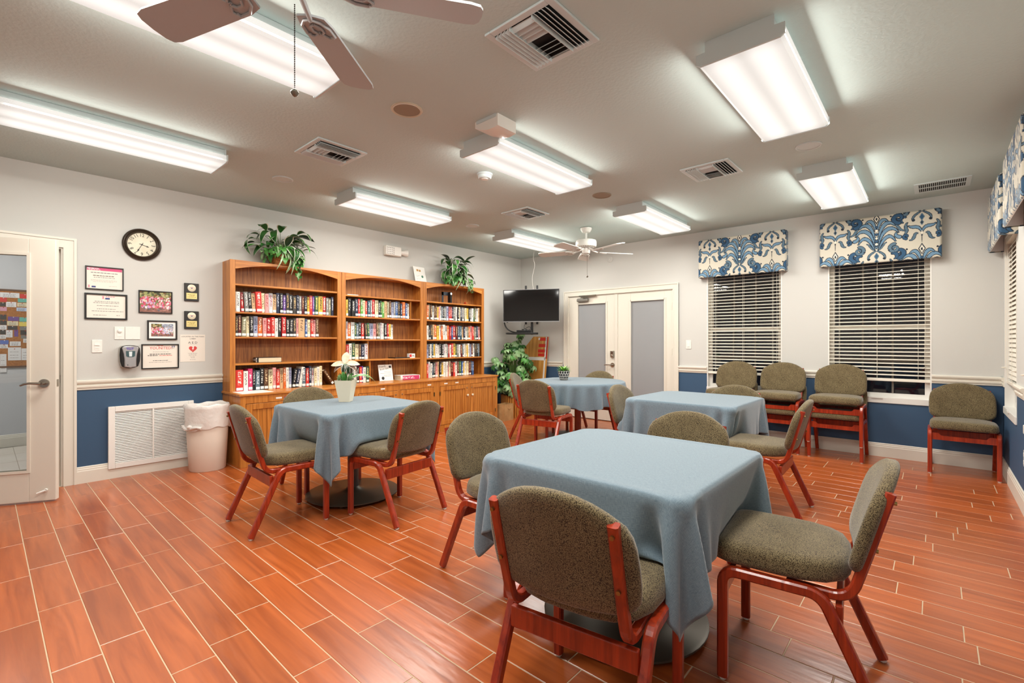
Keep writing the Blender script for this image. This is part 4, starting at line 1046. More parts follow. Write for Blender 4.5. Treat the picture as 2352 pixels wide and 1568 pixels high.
MB().lathe([(.03,0),(.032,.006),(.018,.012),(.012,.03),(.004,.04)], 14).build('body', m_mahog, t, smooth=50); MB().lathe([(.004,0),(.016,.012),(.014,.024),(.003,.03)], 12, (.0,.035,.0)).build('head', m_oakv, t, smooth=50)
tag(MB().box(-5.41, XC-.02, 1.72, 2.02, CT, CT+.002).build('paper_sheet', m_sticker), 'white sheet of paper on the left bookcase counter', 'paper')
tag(MB().box(-5.55, XU-.02, 3.01, 3.16, SHELF[1][0], SHELF[1][0]+.008).build('paper_sheet', m_sticker), 'white paper slip on the top middle shelf', 'paper')
t = thing('notice_card', 'white notice with two tan squares leaning on the bookcase top', 'notice', (-5.535, 4.235, TOP-.004))
nc = MB().box(-.11, .11, 0, .245, -.002, .002).build('card', m_sticker, t, (0, 0, .002), (R(90-14), 0, R(96)))
tan = mat('tan_print', (186, 140, 78), .6); grn = mat('green_print', (70, 120, 100), .6)
MB().box(-.055,-.02,.175,.205,.002,.0026).build('picture_print', tan, nc); MB().box(-.01,.025,.172,.202,.002,.0026).build('picture_print', tan, nc); MB().lathe([(.02,.002),(.02,.0026)], 14, (.04,.10,0)).build('seal_print', grn, nc)
print_lines(nc, [(-.08,.0,.11),(-.08,-.03,.095),(-.08,0,.06),(-.08,-.06,.045)], m_greyink, .0026, seed=9)
tag(MB().box(-5.58, -5.44, 4.36, 4.50, TOP-.004, TOP+.004).build('paper_sheet', m_sticker), 'white papers lying beside the plant on the right bookcase', 'paper')

# ------------------------------------------------------------------ blinds and valances
m_slat = mat('blind_slat_white', (236, 230, 216), .45); m_cord = mat('blind_cord', (226, 220, 206), .7)
def blind(W, drop, loc, rot, label, tilt, pitch=.0413):
    """local x across, y up, z into the room; origin at the top centre"""
    t = thing('window_blind', label, 'blind', loc, rot); w2 = W/2-.006
    MB().box(-w2, w2, -.045, 0, -.03, .03).build('headrail', m_slat, t)
    sl = MB(); n = 4; v = []
    for x in (-w2, w2):
        for q in range(n+1):
            z = -.025+.05*q/n; c = .0025*(1-(2*q/n-1)**2); v += [(x, c+.0013, z), (x, c-.0013, z)]
    k = 2*(n+1); f = []
    for q in range(n):
        a = 2*q; f += [(a,a+2,k+a+2,k+a),(a+1,k+a+1,k+a+3,a+3)]
    f += [(0,k,k+1,1),(2*n,2*n+1,k+2*n+1,k+2*n)] + [tuple([2*q for q in range(n+1)]+[2*q+1 for q in range(n,-1,-1)]), tuple([k+2*q for q in range(n,-1,-1)]+[k+2*q+1 for q in range(n+1)])]
    me = sl.add(v, f).mesh('slat', m_slat)
    N = int((drop-.11)/pitch)
    for i in range(N): link('slat', me, t, (0, -.075-pitch*i, 0), (tilt, 0, 0))
    yb = -.075-pitch*N; MB().box(-w2, w2, yb-.03, yb, -.026, .026).build('bottom_rail', m_slat, t, bevel=.004)
    for x in (-w2+.10, 0, w2-.10):
        for z in (-.027, .027): MB().tube([(x, -.04, z), (x, yb-.005, z)], .0013, 5).build('ladder_cord', m_cord, t)
    for x in (-w2+.045, w2-.05): 
        b = MB().tube([(x, -.04, .034), (x+.004, -.55*drop, .036), (x, -.86*drop, .035)], .0014, 5); b.lathe([(.002,.03),(.006,.02),(.007,0),(.004,-.004)], 8, (x, -.88*drop, .035)); b.build('pull_cord', m_cord, t)
    return t
TL = R(13)
blind(W1[1]-W1[0], 1.40, ((W1[0]+W1[1])/2, YF+.036, 2.205), WALL_F, 'open white slat blind in the left window of the far wall', TL)
blind(W2[1]-W2[0], 1.395, ((W2[0]+W2[1])/2, YF+.036, 2.205), WALL_F, 'open white slat blind in the right window of the far wall', TL)
blind(WR1[1]-WR1[0], 1.36, (XR+.036, (WR1[0]+WR1[1])/2, 2.205), WALL_R, 'nearly closed white blind on the right wall by the corner', R(62))
blind(WR2[1]-WR2[0], 1.36, (XR+.036, (WR2[0]+WR2[1])/2, 2.205), WALL_R, 'white blind behind the nearest valance on the right wall', R(62))

# printed fabric: a half-drop repeat drawn once into a colour grid
def damask():
    PX, PY, res = .74, .73, .0021
    nx, ny = int(PX/res), int(PY/res); X, Y = np.meshgrid((np.arange(nx)+.5)*PX/nx, (np.arange(ny)+.5)*PY/ny, indexing='ij')
    cream = np.array(lin((198, 192, 176))[:3]); navy = np.array(lin((18, 34, 50))[:3]); mid = np.array(lin((42, 80, 112))[:3]); light = np.array(lin((104, 138, 164))[:3]); grey = np.array(lin((84, 110, 128))[:3]); paper = np.array(lin((226, 220, 204))[:3])
    img = np.tile(cream, (nx, ny, 1))
    def wrapd(A, c, P): return (A-c+P/2) % P-P/2
    def curve(pts, n=26):
        p = np.array(pts, float); t = np.linspace(0, 1, n)[:, None]
        if len(p) == 3: return (1-t)**2*p[0]+2*t*(1-t)*p[1]+t*t*p[2]
        return (1-t)**3*p[0]+3*t*(1-t)**2*p[1]+3*t*t*(1-t)*p[2]+t**3*p[3]
    def stroke(line, wd, col):
        """tapered stroke: wd = list of half widths along the line"""
        n = len(line); wv = np.interp(np.linspace(0, 1, n), np.linspace(0, 1, len(wd)), wd)
        msk = np.zeros(X.shape, bool)
        for (a, b_), r_ in zip(line, wv):
            msk |= wrapd(X, a, PX)**2+wrapd(Y, b_, PY)**2 < r_*r_
        img[msk] = col
    def leaf(line, wd, fill, edge=.0045):
        stroke(line, [q+edge*1.35 for q in wd], navy); stroke(line, wd, fill)
    def spiral(c, r0, turns, a0, sgn, n=44):
        t = np.linspace(0, 1, n); r_ = r0*(1-.82*t); a = a0+sgn*t*turns*2*PI
        return np.stack([c[0]+r_*np.cos(a), c[1]+r_*np.sin(a)], 1)
    def diamond(c, hw, hh, col):
        msk = np.abs(wrapd(X, c[0], PX))/hw+np.abs(wrapd(Y, c[1], PY))/hh < 1; img[msk] = col
    def dot(c, r_, col): img[wrapd(X, c[0], PX)**2+wrapd(Y, c[1], PY)**2 < r_*r_] = col
    for cx, cy in ((.185, .0), (.555, .365)):          # cy = level of the diamond; y grows downward
        for s in (-1, 1):
            m = lambda pts: [(cx+s*a, cy+b_) for a, b_ in pts]
            # side scrolls between the columns
            sp = spiral((cx+s*.185, cy+.035), .050, 1.2, PI/2 if s > 0 else PI/2, s); leaf(sp, [.016,.016,.012,.006,.004], mid, .005)
            leaf(curve(m([(.15,.10),(.20,.12),(.175,.165),(.235,.17)])), [.004,.011,.010,.004], grey, .003)
            sp = spiral((cx+s*.150, cy+.345), .046, 1.3, -PI/2, -s); leaf(sp, [.013,.013,.009,.005], grey, .004)
            leaf(curve(m([(.192,.232),(.150,.215),(.165,.185)])), [.015,.011,.003], light, .005)
            leaf(curve(m([(.13,.40),(.175,.385),(.185,.44),(.15,.455)])), [.006,.014,.012,.003], mid, .004)
            # palmette fronds, lowest first
            for pts_, wdt in (([(.020,.335),(.050,.245),(.105,.150),(.158,.268)],.0135), ([(.015,.315),(.030,.165),(.115,.065),(.182,.180)],.0155), ([(.012,.26),(.028,.10),(.085,.02),(.150,.100)],.015), ([(.008,.14),(.020,.06),(.050,-.005),(.092,.050)],.013)):
                leaf(curve(m(pts_), 40), [.003,.006,.011,wdt,wdt*1.05,wdt*.7,.003], light, .005)
            leaf(curve(m([(.02,.345),(.05,.33),(.055,.285),(.085,.275)])), [.003,.006,.006,.002], grey, .003)
            # scroll feet
            leaf(curve(m([(.004,.352),(.035,.38),(.080,.395),(.070,.445)])), [.003,.006,.007,.005], grey, .004); dot((cx+s*.064, cy+.442), .012, navy)
            # small wing leaves and hooks
            leaf(curve(m([(.004,.560),(.03,.485),(.075,.53),(.105,.495)])), [.004,.012,.012,.002], light, .005)
            leaf(curve(m([(.035,.580),(.065,.56),(.050,.65),(.095,.645)])), [.003,.009,.010,.002], grey, .004)
            leaf(curve(m([(.115,.46),(.15,.50),(.10,.54),(.135,.575)])), [.003,.011,.012,.004], grey, .004); leaf(spiral((cx+s*.125, cy+.60), .026, 1.0, PI/2, -s), [.009,.008,.004], mid, .004)
            dot((cx+s*.105, cy+.36), .008, navy); dot((cx+s*.12, cy+.005), .009, navy)
        for q, (dy, r_, col) in enumerate(((.10,.010,mid),(.14,.013,paper),(.18,.012,mid),(.22,.010,paper),(.255,.012,mid),(.285,.013,paper),(.318,.011,grey),(.345,.008,paper))):
            dot((cx, cy+dy), r_+.004, navy); dot((cx, cy+dy), r_, col)
        diamond((cx, cy+.012), .030, .060, navy); diamond((cx, cy+.012), .020, .042, paper); diamond((cx, cy+.014), .010, .022, navy)
        diamond((cx, cy+.415), .023, .042, grey); diamond((cx, cy+.415), .014, .028, mid); diamond((cx, cy+.472), .018, .030, grey); diamond((cx, cy+.472), .009, .017, navy)
        stroke(curve([(cx,cy+.53),(cx,cy+.60),(cx,cy+.67)]), [.002,.006,.002], navy); diamond((cx, cy+.575), .008, .02, paper)
    return img, PX, PY
m_print = vcol_material('damask_print', .85, .2)
IMG, PX_, PY_ = damask()
def valance_mesh(W=1.045, Hh=.50, D=.11):
    rc = .02; path = []                                  # wrap line seen from above: (x, z, arclength)
    pts = [(-W/2, 0)] + [(-W/2, D-rc)] + [(-W/2+rc-rc*math.cos(a), D-rc+rc*math.sin(a)) for a in [PI/8*i for i in range(1, 5)]]
    fr = [(-W/2+rc+(W-2*rc)*i/300, D) for i in range(1, 301)]
    pts += fr + [(W/2-rc+rc*math.sin(a), D-rc+rc*math.cos(a)) for a in [PI/8*i for i in range(1, 5)]] + [(W/2, 0)]
    fine = []
    for a, b_ in zip(pts[:-1], pts[1:]):
        n = max(1, int(math.hypot(b_[0]-a[0], b_[1]-a[1])/.0045)); fine += [(a[0]+(b_[0]-a[0])*i/n, a[1]+(b_[1]-a[1])*i/n) for i in range(n)]
    fine.append(pts[-1]); s = [0]
    for a, b_ in zip(fine[:-1], fine[1:]): s.append(s[-1]+math.hypot(b_[0]-a[0], b_[1]-a[1]))
    nv = 160; v = []; col = []; mids = s[-1]/2
    for (x, z), q in zip(fine, s):
        for j in range(nv+1):
            y = -Hh*j/nv; e = min(j, nv-j)/nv*Hh; ins = .010*(1-min(1, e/.012))**2      # padded edge rolls in
            sgn = 1 if x > 0 else -1
            zz = max(0, z-ins) if z > D*.5 else z; xx = x-sgn*ins if abs(x) > W/2-rc*1.5 else x
            v.append((xx, y, zz))
            gx = (q-mids+.555) % PX_; gy = (-y+.345) % PY_
            col.append(IMG[min(IMG.shape[0]-1, int(gx/PX_*IMG.shape[0])), min(IMG.shape[1]-1, int(gy/PY_*IMG.shape[1]))])
    m_ = nv+1; n = len(fine); f = [(i*m_+j, i*m_+j+1, (i+1)*m_+j+1, (i+1)*m_+j) for i in range(n-1) for j in range(nv)]
    me = bpy.data.meshes.new('fabric'); me.from_pydata(v, [], f); me.materials.append(m_print)
    at = me.color_attributes.new('print', 'FLOAT_COLOR', 'POINT'); c4 = np.ones((len(v), 4), np.float32); c4[:, :3] = np.array(col); at.data.foreach_set('color', c4.ravel())
    me.polygons.foreach_set('use_smooth', [True]*len(me.polygons)); me.update()
    return me
vme = valance_mesh(); m_lining = mat('valance_lining', (222, 220, 222), .8)
def valance(loc, rot, label):
    t = thing('window_valance', label, 'valance', loc, rot, 'blue damask window valances')
    link('fabric', vme, t)
    b = MB(); W = 1.045; b.box(-W/2+.006, W/2-.006, -.012, -.002, .002, .10); b.box(-W/2+.004, -W/2+.012, -.49, -.01, .002, .098); b.box(W/2-.012, W/2-.004, -.49, -.01, .002, .098); b.box(-W/2+.01, W/2-.01, -.49, -.01, .09, .098)
    b.build('board', m_lining, t)
    return t
valance((-1.853, YF, 2.60), WALL_F, 'blue and cream damask valance over the left far window')
valance((-.468, YF, 2.60), WALL_F, 'blue and cream damask valance over the right far window')
valance((XR, 5.95, 2.60), WALL_R, 'damask valance on the right wall, closest to the corner')
valance((XR, 4.60, 2.60), WALL_R, 'damask valance at the right edge, nearest the camera')

# ------------------------------------------------------------------ things on the left wall
def on_left(name, y, z, label, cat, off=.001, group=None): return thing(name, label, cat, (XL+off, y, z), WALL_L, group)
m_frame = mat('black_frame', (22, 19, 17), .35); m_paper = mat('certificate_paper', (228, 220, 208), .6); m_mat = mat('photo_mount', (236, 234, 230), .7)
m_picglass = None
def frame(t, w_, h_, fw, d=.014):
    b = MB()
    for x0, x1, y0, y1 in ((-w_/2,-w_/2+fw,-h_/2,h_/2),(w_/2-fw,w_/2,-h_/2,h_/2),(-w_/2+fw,w_/2-fw,-h_/2,-h_/2+fw),(-w_/2+fw,w_/2-fw,h_/2-fw,h_/2)): b.box(x0, x1, y0, y1, 0, d)
    b.build('frame', m_frame, t, bevel=.0015)
    MB().box(-w_/2+fw, w_/2-fw, -h_/2+fw, h_/2-fw, 0, .004).build('sheet', m_paper, t)
def ribbon(t, x, y, s):
    b = MB(); b.tube([(x-.5*s,y-s,.0045),(x+.2*s,y,.0045),(x+.35*s,y+.5*s,.0045),(x,y+.8*s,.0045),(x-.35*s,y+.5*s,.0045),(x-.2*s,y,.0045),(x+.5*s,y-s,.0045)], .15*s, 4, flat=.1); b.build('ribbon_print', m_pink, t)
t = on_left('certificate', .745, 1.82, 'framed certificate with a pink header band', 'certificate'); frame(t, .266, .208, .009)
MB().box(-.122, .122, .068, .093, .004, .0046).build('header_print', m_pink, t)
print_lines(t, [(-.118,-.04,.084)], m_sticker, .005, 'title_print', 2, .008); print_lines(t, [(-.11,-.03,.073)], m_sticker, .005, 'print', 3, .003)
print_lines(t, [(-.095,.09,.048)], m_greyink, .0046, 'print', 5, .007); print_lines(t, [(-.08,.07,.022)], mat('brown_ink', (120,104,92), .6), .0046, 'print', 6, .007); print_lines(t, [(-.075,.07,.006)], m_greyink, .0046, 'print', 7, .005)
print_lines(t, [(-.095,.085,-.016),(-.095,.085,-.024),(-.08,.06,-.032),(.03,.085,-.068)], mat('pale_ink', (186,176,166), .6), .0046, 'print', 8, .003)
ribbon(t, -.108, -.075, .012); MB().box(-.09,-.062,-.086,-.072,.004,.0046).build('logo_print', m_blue, t)
t = on_left('certificate', .756, 1.566, 'thick-framed white certificate with a small blue logo at top', 'certificate'); frame(t, .298, .234, .014)
ribbon(t, -.022, .082, .014); MB().box(-.008,.024,.065,.08,.004,.0046).build('logo_print', m_blue, t); print_lines(t, [(-.005,.06,.09)], m_pink, .0046, 'print', 3, .005)
print_lines(t, [(-.08,.09,.045),(-.09,.09,.032),(-.065,.085,.008),(-.065,.07,-.022),(-.10,.12,-.042),(-.09,.0,-.078),(.07,.095,-.078)], m_greyink, .0046, 'print', 12, .005)
def photo_mesh(w_, h_, seed, blue=False):
    rs = np.random.RandomState(seed); nx, ny = 64, 44; img = np.zeros((nx, ny, 3)); gx, gy = np.meshgrid(np.linspace(0, 1, nx), np.linspace(0, 1, ny), indexing='ij')
    img[:] = np.array(lin((120, 124, 84))[:3]); img[gy < .25] = np.array(lin((140, 96, 84))[:3])
    for _ in range(140):
        cx, cy = rs.rand(), .62+.38*rs.rand(); c = [(150,156,96),(84,92,60),(176,168,120),(120,84,50),(60,60,40)][rs.randint(5)]
        if blue and cx > .5: c = [(150,158,176),(176,184,196),(120,130,150)][rs.randint(3)]
        img[((gx-cx)/.05)**2+((gy-cy)/.05)**2 < 1] = np.array(lin(c)[:3])
    for _ in range(150):
        cx, cy = rs.rand(), .22+.5*rs.rand(); c = [(222,150,170),(206,76,104),(238,226,228),(214,110,130),(196,160,200),(232,200,190),(176,60,84)][rs.randint(7)]
        if blue and cx > .55: c = [(206,208,226),(232,230,236),(170,180,206),(222,190,206)][rs.randint(4)]
        img[((gx-cx)/.028)**2+((gy-cy)/.055)**2 < 1] = np.array(lin(c)[:3])
    for _ in range(40):
        cx, cy = rs.rand(), .55+.22*rs.rand(); img[((gx-cx)/.014)**2+((gy-cy)/.024)**2 < 1] = np.array(lin([(214,170,140),(150,100,74),(90,60,46)][rs.randint(3)])[:3])
    for _ in range(30):
        cx, cy = rs.rand(), .2*rs.rand(); img[((gx-cx)/.04)**2+((gy-cy)/.03)**2 < 1] = np.array(lin([(110,80,72),(90,96,110),(170,120,110)][rs.randint(3)])[:3])
    v = [((i/(nx-1)-.5)*w_, (j/(ny-1)-.5)*h_, .0048) for i in range(nx) for j in range(ny)]; f = [(i*ny+j, (i+1)*ny+j, (i+1)*ny+j+1, i*ny+j+1) for i in range(nx-1) for j in range(ny-1)]
    me = bpy.data.meshes.new('photo'); me.from_pydata(v, [], f); me.materials.append(MATS.setdefault('photo_print', vcol_material('photo_print', .25)))
    at = me.color_attributes.new('print', 'FLOAT_COLOR', 'POINT'); c4 = np.ones((len(v), 4), np.float32); c4[:, :3] = img.reshape(-1, 3); at.data.foreach_set('color', c4.ravel()); me.update()
    return me
t = on_left('framed_photo', 1.121, 1.629, 'framed photo of a crowd in pink, thin black frame', 'photo'); frame(t, .266, .216, .009); link('photo', photo_mesh(.248, .198, 3), t)
t = on_left('framed_photo', 1.174, 1.36, 'framed photo of a group in pink with a wide white mount', 'photo'); frame(t, .24, .187, .013); MB().box(-.107,.107,-.08,.08,.004,.0045).build('mount', m_mat, t); link('photo', photo_mesh(.178, .122, 8, True), t)
for z, lab in ((1.747, 'black award plaque with a round medal, upper of the two'), (1.466, 'black award plaque with a round medal, just above the AED sheet')):
    t = on_left('award_plaque', 1.415, z, lab, 'plaque', group='black award plaques'); MB().box(-.063,.063,-.09,.09,0,.016).build('board', mat('plaque_black', (34,31,29), .35), t, bevel=.004)
    MB().lathe([(.036,.016),(.036,.018),(.034,.0195),(.002,.0195)], 28, (0,.042,0)).build('medal', mat('medal_cream', (222,214,190), .35, .1), t, smooth=40)
    MB().cbox(0,.04,.0202,.012,.008,.0008).build('medal_print', m_blue, t); print_lines(t, [(-.02,.02,.048)], m_pink, .0203, 'print', 5, .003)
    MB().box(-.046,.046,-.068,-.008,.016,.0175).build('plate', mat('pale_gold', (226,208,140), .3, .3), t); print_lines(t, [(-.036,.036,-.026),(-.02,.02,-.037),(-.036,.036,-.050)], mat('dark_gold', (120,96,30), .5), .018, 'print', 9, .004)
t = on_left('certificate', 1.159, 1.106, 'framed sheet headed YOUNITED! in red letters', 'certificate'); frame(t, .298, .238, .010)
text('younited', .036, m_red, t, .005, .079, .0047, 0, .95); print_lines(t, [(-.025,.025,.102)], m_red, .0047, 'print', 2, .005); print_lines(t, [(.09,.118,.10),(.09,.118,.09)], m_blue, .0047, 'print', 3, .006); print_lines(t, [(.09,.118,.078)], m_ink, .0047, 'print', 4, .004)
print_lines(t, [(-.06,.065,.043)], m_greyink, .0047, 'print', 4, .003); print_lines(t, [(-.085,.085,.022),(-.10,-.02,.009)], m_ink, .0047, 'print', 6, .006); print_lines(t, [(-.008,.10,.009)], m_red, .0047, 'print', 7, .005); print_lines(t, [(-.06,.06,-.04)], m_ink, .0047, 'print', 8, .004); print_lines(t, [(-.09,.09,-.056)], m_greyink, .0047, 'print', 9, .003)
t = on_left('aed_notice', 1.429, 1.183, 'white AED sheet with a red heart, taped beside the bookcase', 'notice', .001)
MB().box(-.108, .108, -.137, .137, 0, .001).build('sheet', m_paper, t)
text('loc', .0185, m_ink, t, 0, .116, .0014); text('lobby', .0185, m_ink, t, 0, .094, .0014); text('aed', .03, m_ink, t, 0, .055, .0014, 0, 1.1); MB().box(-.036,.036,.038,.0392,.001,.0014).build('rule_print', m_greyink, t)
hp = [(16*math.sin(a)**3, 13*math.cos(a)-5*math.cos(2*a)-2*math.cos(3*a)-math.cos(4*a)) for a in [2*PI*i/40 for i in range(40)]]
MB().prism([(p[0]*.0022, -.008+p[1]*.0022) for p in hp], .001, .0015).build('heart_print', mat('heart_red', (206, 66, 62), .6), t)
MB().prism([(.002,.014),(.010,.014),(.004,.0),(.010,.0),(-.004,-.026),(-.001,-.008),(-.008,-.008)], .0015, .0019).build('bolt_print', m_sticker, t)
print_lines(t, [(-.042,.042,-.052),(-.035,.038,-.062),(-.035,.035,-.074),(-.022,.022,-.088),(-.015,.015,-.098),(-.025,.025,-.115)], m_greyink, .0014, 'print', 31, .003)
# clock
t = on_left('wall_clock', 1.013, 2.166, 'round wall clock with a dark rim and cream face', 'clock')
MB().lathe([(.132,0),(.147,.004),(.150,.016),(.143,.028),(.136,.030),(.130,.024),(.124,.032),(.118,.034),(.113,.028),(.109,.012)], 56, cap=False).build('rim', mat('clock_rim', (58, 46, 36), .3, .3), t, smooth=50)
MB().lathe([(.112,.002),(.112,.011),(.003,.0115)], 56).build('face', mat('clock_face', (226, 220, 198), .6, noise=(9, (214, 206, 182), .4, .65)), t)
for i in range(1, 13):
    a = R(90-30*i); text('n%d' % i, .043, m_ink, t, .087*math.cos(a), .087*math.sin(a), .0125, a-PI/2, .9, 'numeral')
def hand(t, deg, l, wd, name):
    a = R(90-deg); b = MB(); b.prism([(-.02,-wd/2),(l*.62,-wd/2),(l*.7,-wd*1.6),(l,0),(l*.7,wd*1.6),(l*.62,wd/2),(-.02,wd/2)], 0, .001); b.build(name, m_ink, t, (0,0,.014), (0,0,a))
hand(t, 108, .058, .004, 'hour_hand'); hand(t, 207, .082, .004, 'minute_hand'); MB().lathe([(.006,.013),(.006,.017)], 12).build('hand_cap', m_ink, t)
# switches, dispenser
def plate(y, z, w_, h_, label, kind):
    t = on_left('wall_switch' if kind != 'blank' else 'blank_plate', y, z, label, 'switch' if kind != 'blank' else 'wall plate'); MB().box(-w_/2, w_/2, -h_/2, h_/2, 0, .006).build('plate', m_plastic, t, bevel=.002)
    if kind == 'slider':
        MB().box(-.018,.018,-.033,.033,.006,.0075).build('panel', m_white, t); MB().box(-.016,.016,.006,.014,.0075,.014).build('slider', m_plastic, t); MB().box(-.012,.012,-.018,-.012,.0075,.010).build('slider', m_plastic, t)
    if kind == 'sensor':
        MB().box(-.018,.018,-.033,.033,.006,.008).build('panel', m_white, t); l = MB().lathe([(.018,0),(.016,.008),(.008,.013),(.002,.014)], 16, (0,.018,.008)); l.build('sensor_dome', m_plastic, t, smooth=40); MB().prism([(-.01,.012),(.01,.012),(0,.0)], .008, .009).build('sensor_window', m_greyink, t)
    for s in (-1, 1): MB().lathe([(.003,.006),(.003,.0068)], 8, (0, s*h_*.42, 0)).build('screw', m_trim, t)
plate(.849, 1.328, .072, .117, 'white occupancy sensor switch left of the blank plate', 'sensor'); plate(.946, 1.328, .112, .117, 'blank white double wall plate beside the sensor switch', 'blank'); plate(.692, 1.208, .071, .115, 'white dimmer switch nearest the glass door', 'slider')
t = on_left('sanitizer_dispenser', .914, 1.107, 'chrome and black hand sanitizer dispenser on the wall', 'dispenser')
def slab(name, ol, z0, z1, m): return MB().prism(ol, z0, z1).build(name, m, t, smooth=30, bevel=.006)
ol = [(-.06,-.088),(-.03,-.102),(0,-.106),(.03,-.102),(.06,-.088),(.072,-.04),(.076,.02),(.072,.08),(.06,.10),(.03,.108),(0,.11),(-.03,.108),(-.06,.10),(-.072,.08),(-.076,.02),(-.072,-.04)]
slab('back_shell', ol, 0, .055, mat('dispenser_grey', (176, 170, 160), .4)); slab('black_shell', [(p[0]*.99, p[1]*.985) for p in ol], .05, .088, m_black)
fc = [(-.044,-.09),(0,-.098),(.044,-.09),(.044,-.02),(.05,.03),(.062,.085),(.05,.098),(0,.104),(-.05,.098),(-.062,.085),(-.05,.03),(-.044,-.02)]
slab('chrome_face', fc, .08, .098, mat('satin_chrome', (190, 188, 190), .22, .7))
MB().prism([(-.034,.055),(.034,.055),(.032,.01),(.02,.0),(-.02,.0),(-.032,.01)], .0985, .100).build('window', mat('window_smoke', (60, 84, 88), .1), t); MB().prism([(-.012,.05),(.012,.05),(.010,.006),(-.010,.006)], .100, .101).build('bottle_view', mat('clear_gel', (206, 216, 218), .1), t)
print_lines(t, [(-.03,.028,.083),(-.026,.02,.072)], mat('violet_ink', (84, 66, 160), .5), .0986, 'logo_print', 15, .007); MB().lathe([(.004,.098),(.004,.0995)], 10, (-.02,-.072,0)).build('indicator', m_black, t)
# return-air grille
t = on_left('return_air_grille', 1.098, .373, 'large white louvred return-air grille low on the wall', 'grille', .017); Wg, Hg, fw = .664, .566, .048
b = MB()
for x0, x1, y0, y1 in ((-Wg/2,-Wg/2+fw,-Hg/2,Hg/2),(Wg/2-fw,Wg/2,-Hg/2,Hg/2),(-Wg/2+fw,Wg/2-fw,-Hg/2,-Hg/2+fw),(-Wg/2+fw,Wg/2-fw,Hg/2-fw,Hg/2)): b.box(x0, x1, y0, y1, -.014, .014)
b.build('frame', m_white, t, bevel=.003); MB().box(-Wg/2+fw, Wg/2-fw, -Hg/2+fw, Hg/2-fw, -.016, -.010).build('filter_back', mat('filter_grey', (74, 68, 60), .9), t)
MB().box(-.006,.006,-Hg/2+fw,Hg/2-fw,-.006,.013).build('mullion', m_white, t)
lv = MB().box(-(Wg/2-fw-.006)/2, (Wg/2-fw-.006)/2, -.0058, .0058, -.001, .001).mesh('louvre', m_white); nl = 31
for s in (-1, 1):
    for i in range(nl): link('louvre', lv, t, (s*(.006+(Wg/2-fw-.006)/2), -Hg/2+fw+.008+(Hg-2*fw-.016)*i/(nl-1), .002), (R(-38), 0, 0))
for sx in (-1, 1):
    for sy in (-1, 1): MB().lathe([(.005,.014),(.005,.0155)], 8, (sx*(Wg/2-.02), sy*(Hg/2-.02), 0)).build('screw', m_plastic, t)
# emergency light
t = on_left('emergency_light', 3.80, 2.49, 'white twin-head emergency light high on the left wall', 'emergency light'); MB().box(-.15,.10,-.06,.07,0,.075).build('box', m_plastic, t, bevel=.012)
MB().box(-.165,-.03,-.065,.055,.07,.10).build('lamp_grid', m_white, t, bevel=.014)
b = MB()
for i in range(5):
    for j in range(4): b.cbox(-.15+.026*i, -.045+.026*j, .1005, .012, .012, .002)
b.build('grid_holes', m_greyink, t); l = MB().lathe([(.03,-.045),(.036,0),(.05,.04),(.05,.055),(.02,.057)], 20); l.xf(Matrix.Translation((.15, 0, .05)) @ Matrix.Rotation(R(70), 4, 'Y')); l.build('lamp_head', m_plastic, t, smooth=40); MB().tube([(.09,0,.04),(.14,0,.05)], .012, 8).build('swivel', m_plastic, t)

# corkboard and cards in the hallway
t = thing('cork_board', 'cork notice board covered in cards, seen through the glass door', 'notice board', (HALL_X, -.08, 1.405), WALL_L)
MB().box(-.62,.62,-.445,.445,.002,.012).build('cork', mat('cork', (176, 116, 58), .9, noise=(60, (150, 92, 42), .35, .65)), t)
b = MB()
for x0, x1, y0, y1 in ((-.64,-.62,-.465,.465),(.62,.64,-.465,.465),(-.62,.62,-.465,-.445),(-.62,.62,.445,.465)): b.box(x0, x1, y0, y1, 0, .018)
b.build('frame', mat('dark_wood_frame', (96, 66, 44), .5), t)
CC = {'w':(226,224,224),'r':(204,48,42),'t':(96,176,160),'b':(86,110,180),'k':(54,52,50),'c':(220,206,170),'p':(206,150,170),'l':(180,196,222),'n':(196,162,116),'v':(104,72,140),'y':(220,196,92),'g':(120,118,114)}
NAMES = {'w':'white','r':'red','t':'teal','b':'blue','k':'black','c':'cream','p':'pink','l':'pale blue','n':'tan','v':'purple','y':'yellow','g':'grey'}
cards = [(0,195,262,262,'w'),(270,205,410,266,'r'),(0,266,90,325,'r'),(240,268,405,320,'t'),(415,248,522,300,'b'),(0,335,75,385,'k'),(80,322,220,392,'w'),(232,330,372,382,'c'),(405,335,525,385,'w'),(0,395,90,450,'p'),(222,395,365,445,'l'),(400,405,525,470,'n'),(0,500,85,570,'k'),(410,475,525,530,'w'),(105,525,255,582,'v'),(262,530,405,590,'t'),(412,532,525,582,'k'),(0,580,88,640,'k'),(95,588,245,648,'c'),(255,595,385,655,'y'),(388,585,525,645,'w'),(0,645,88,705,'w'),(100,655,235,705,'k'),(270,660,410,710,'g'),(415,655,525,725,'w'),(0,710,75,770,'k'),(80,712,168,812,'w'),(275,712,412,775,'k'),(430,726,525,762,'b'),(0,775,78,832,'w'),(190,705,245,800,'v'),(285,780,420,828,'g'),(425,765,525,830,'w'),(315,830,415,885,'w'),(0,850,115,905,'b'),(130,868,280,930,'w'),(0,908,105,962,'w'),(105,950,285,1130,'w'),(290,965,435,1130,'w'),(440,950,525,1010,'l'),(0,1040,85,1290,'w')]
cards += [(-180,330,-60,390,'c'),(-200,480,-70,540,'w'),(-170,620,-50,690,'b'),(-210,760,-90,830,'w'),(-190,900,-60,1010,'r')]
cells = {}
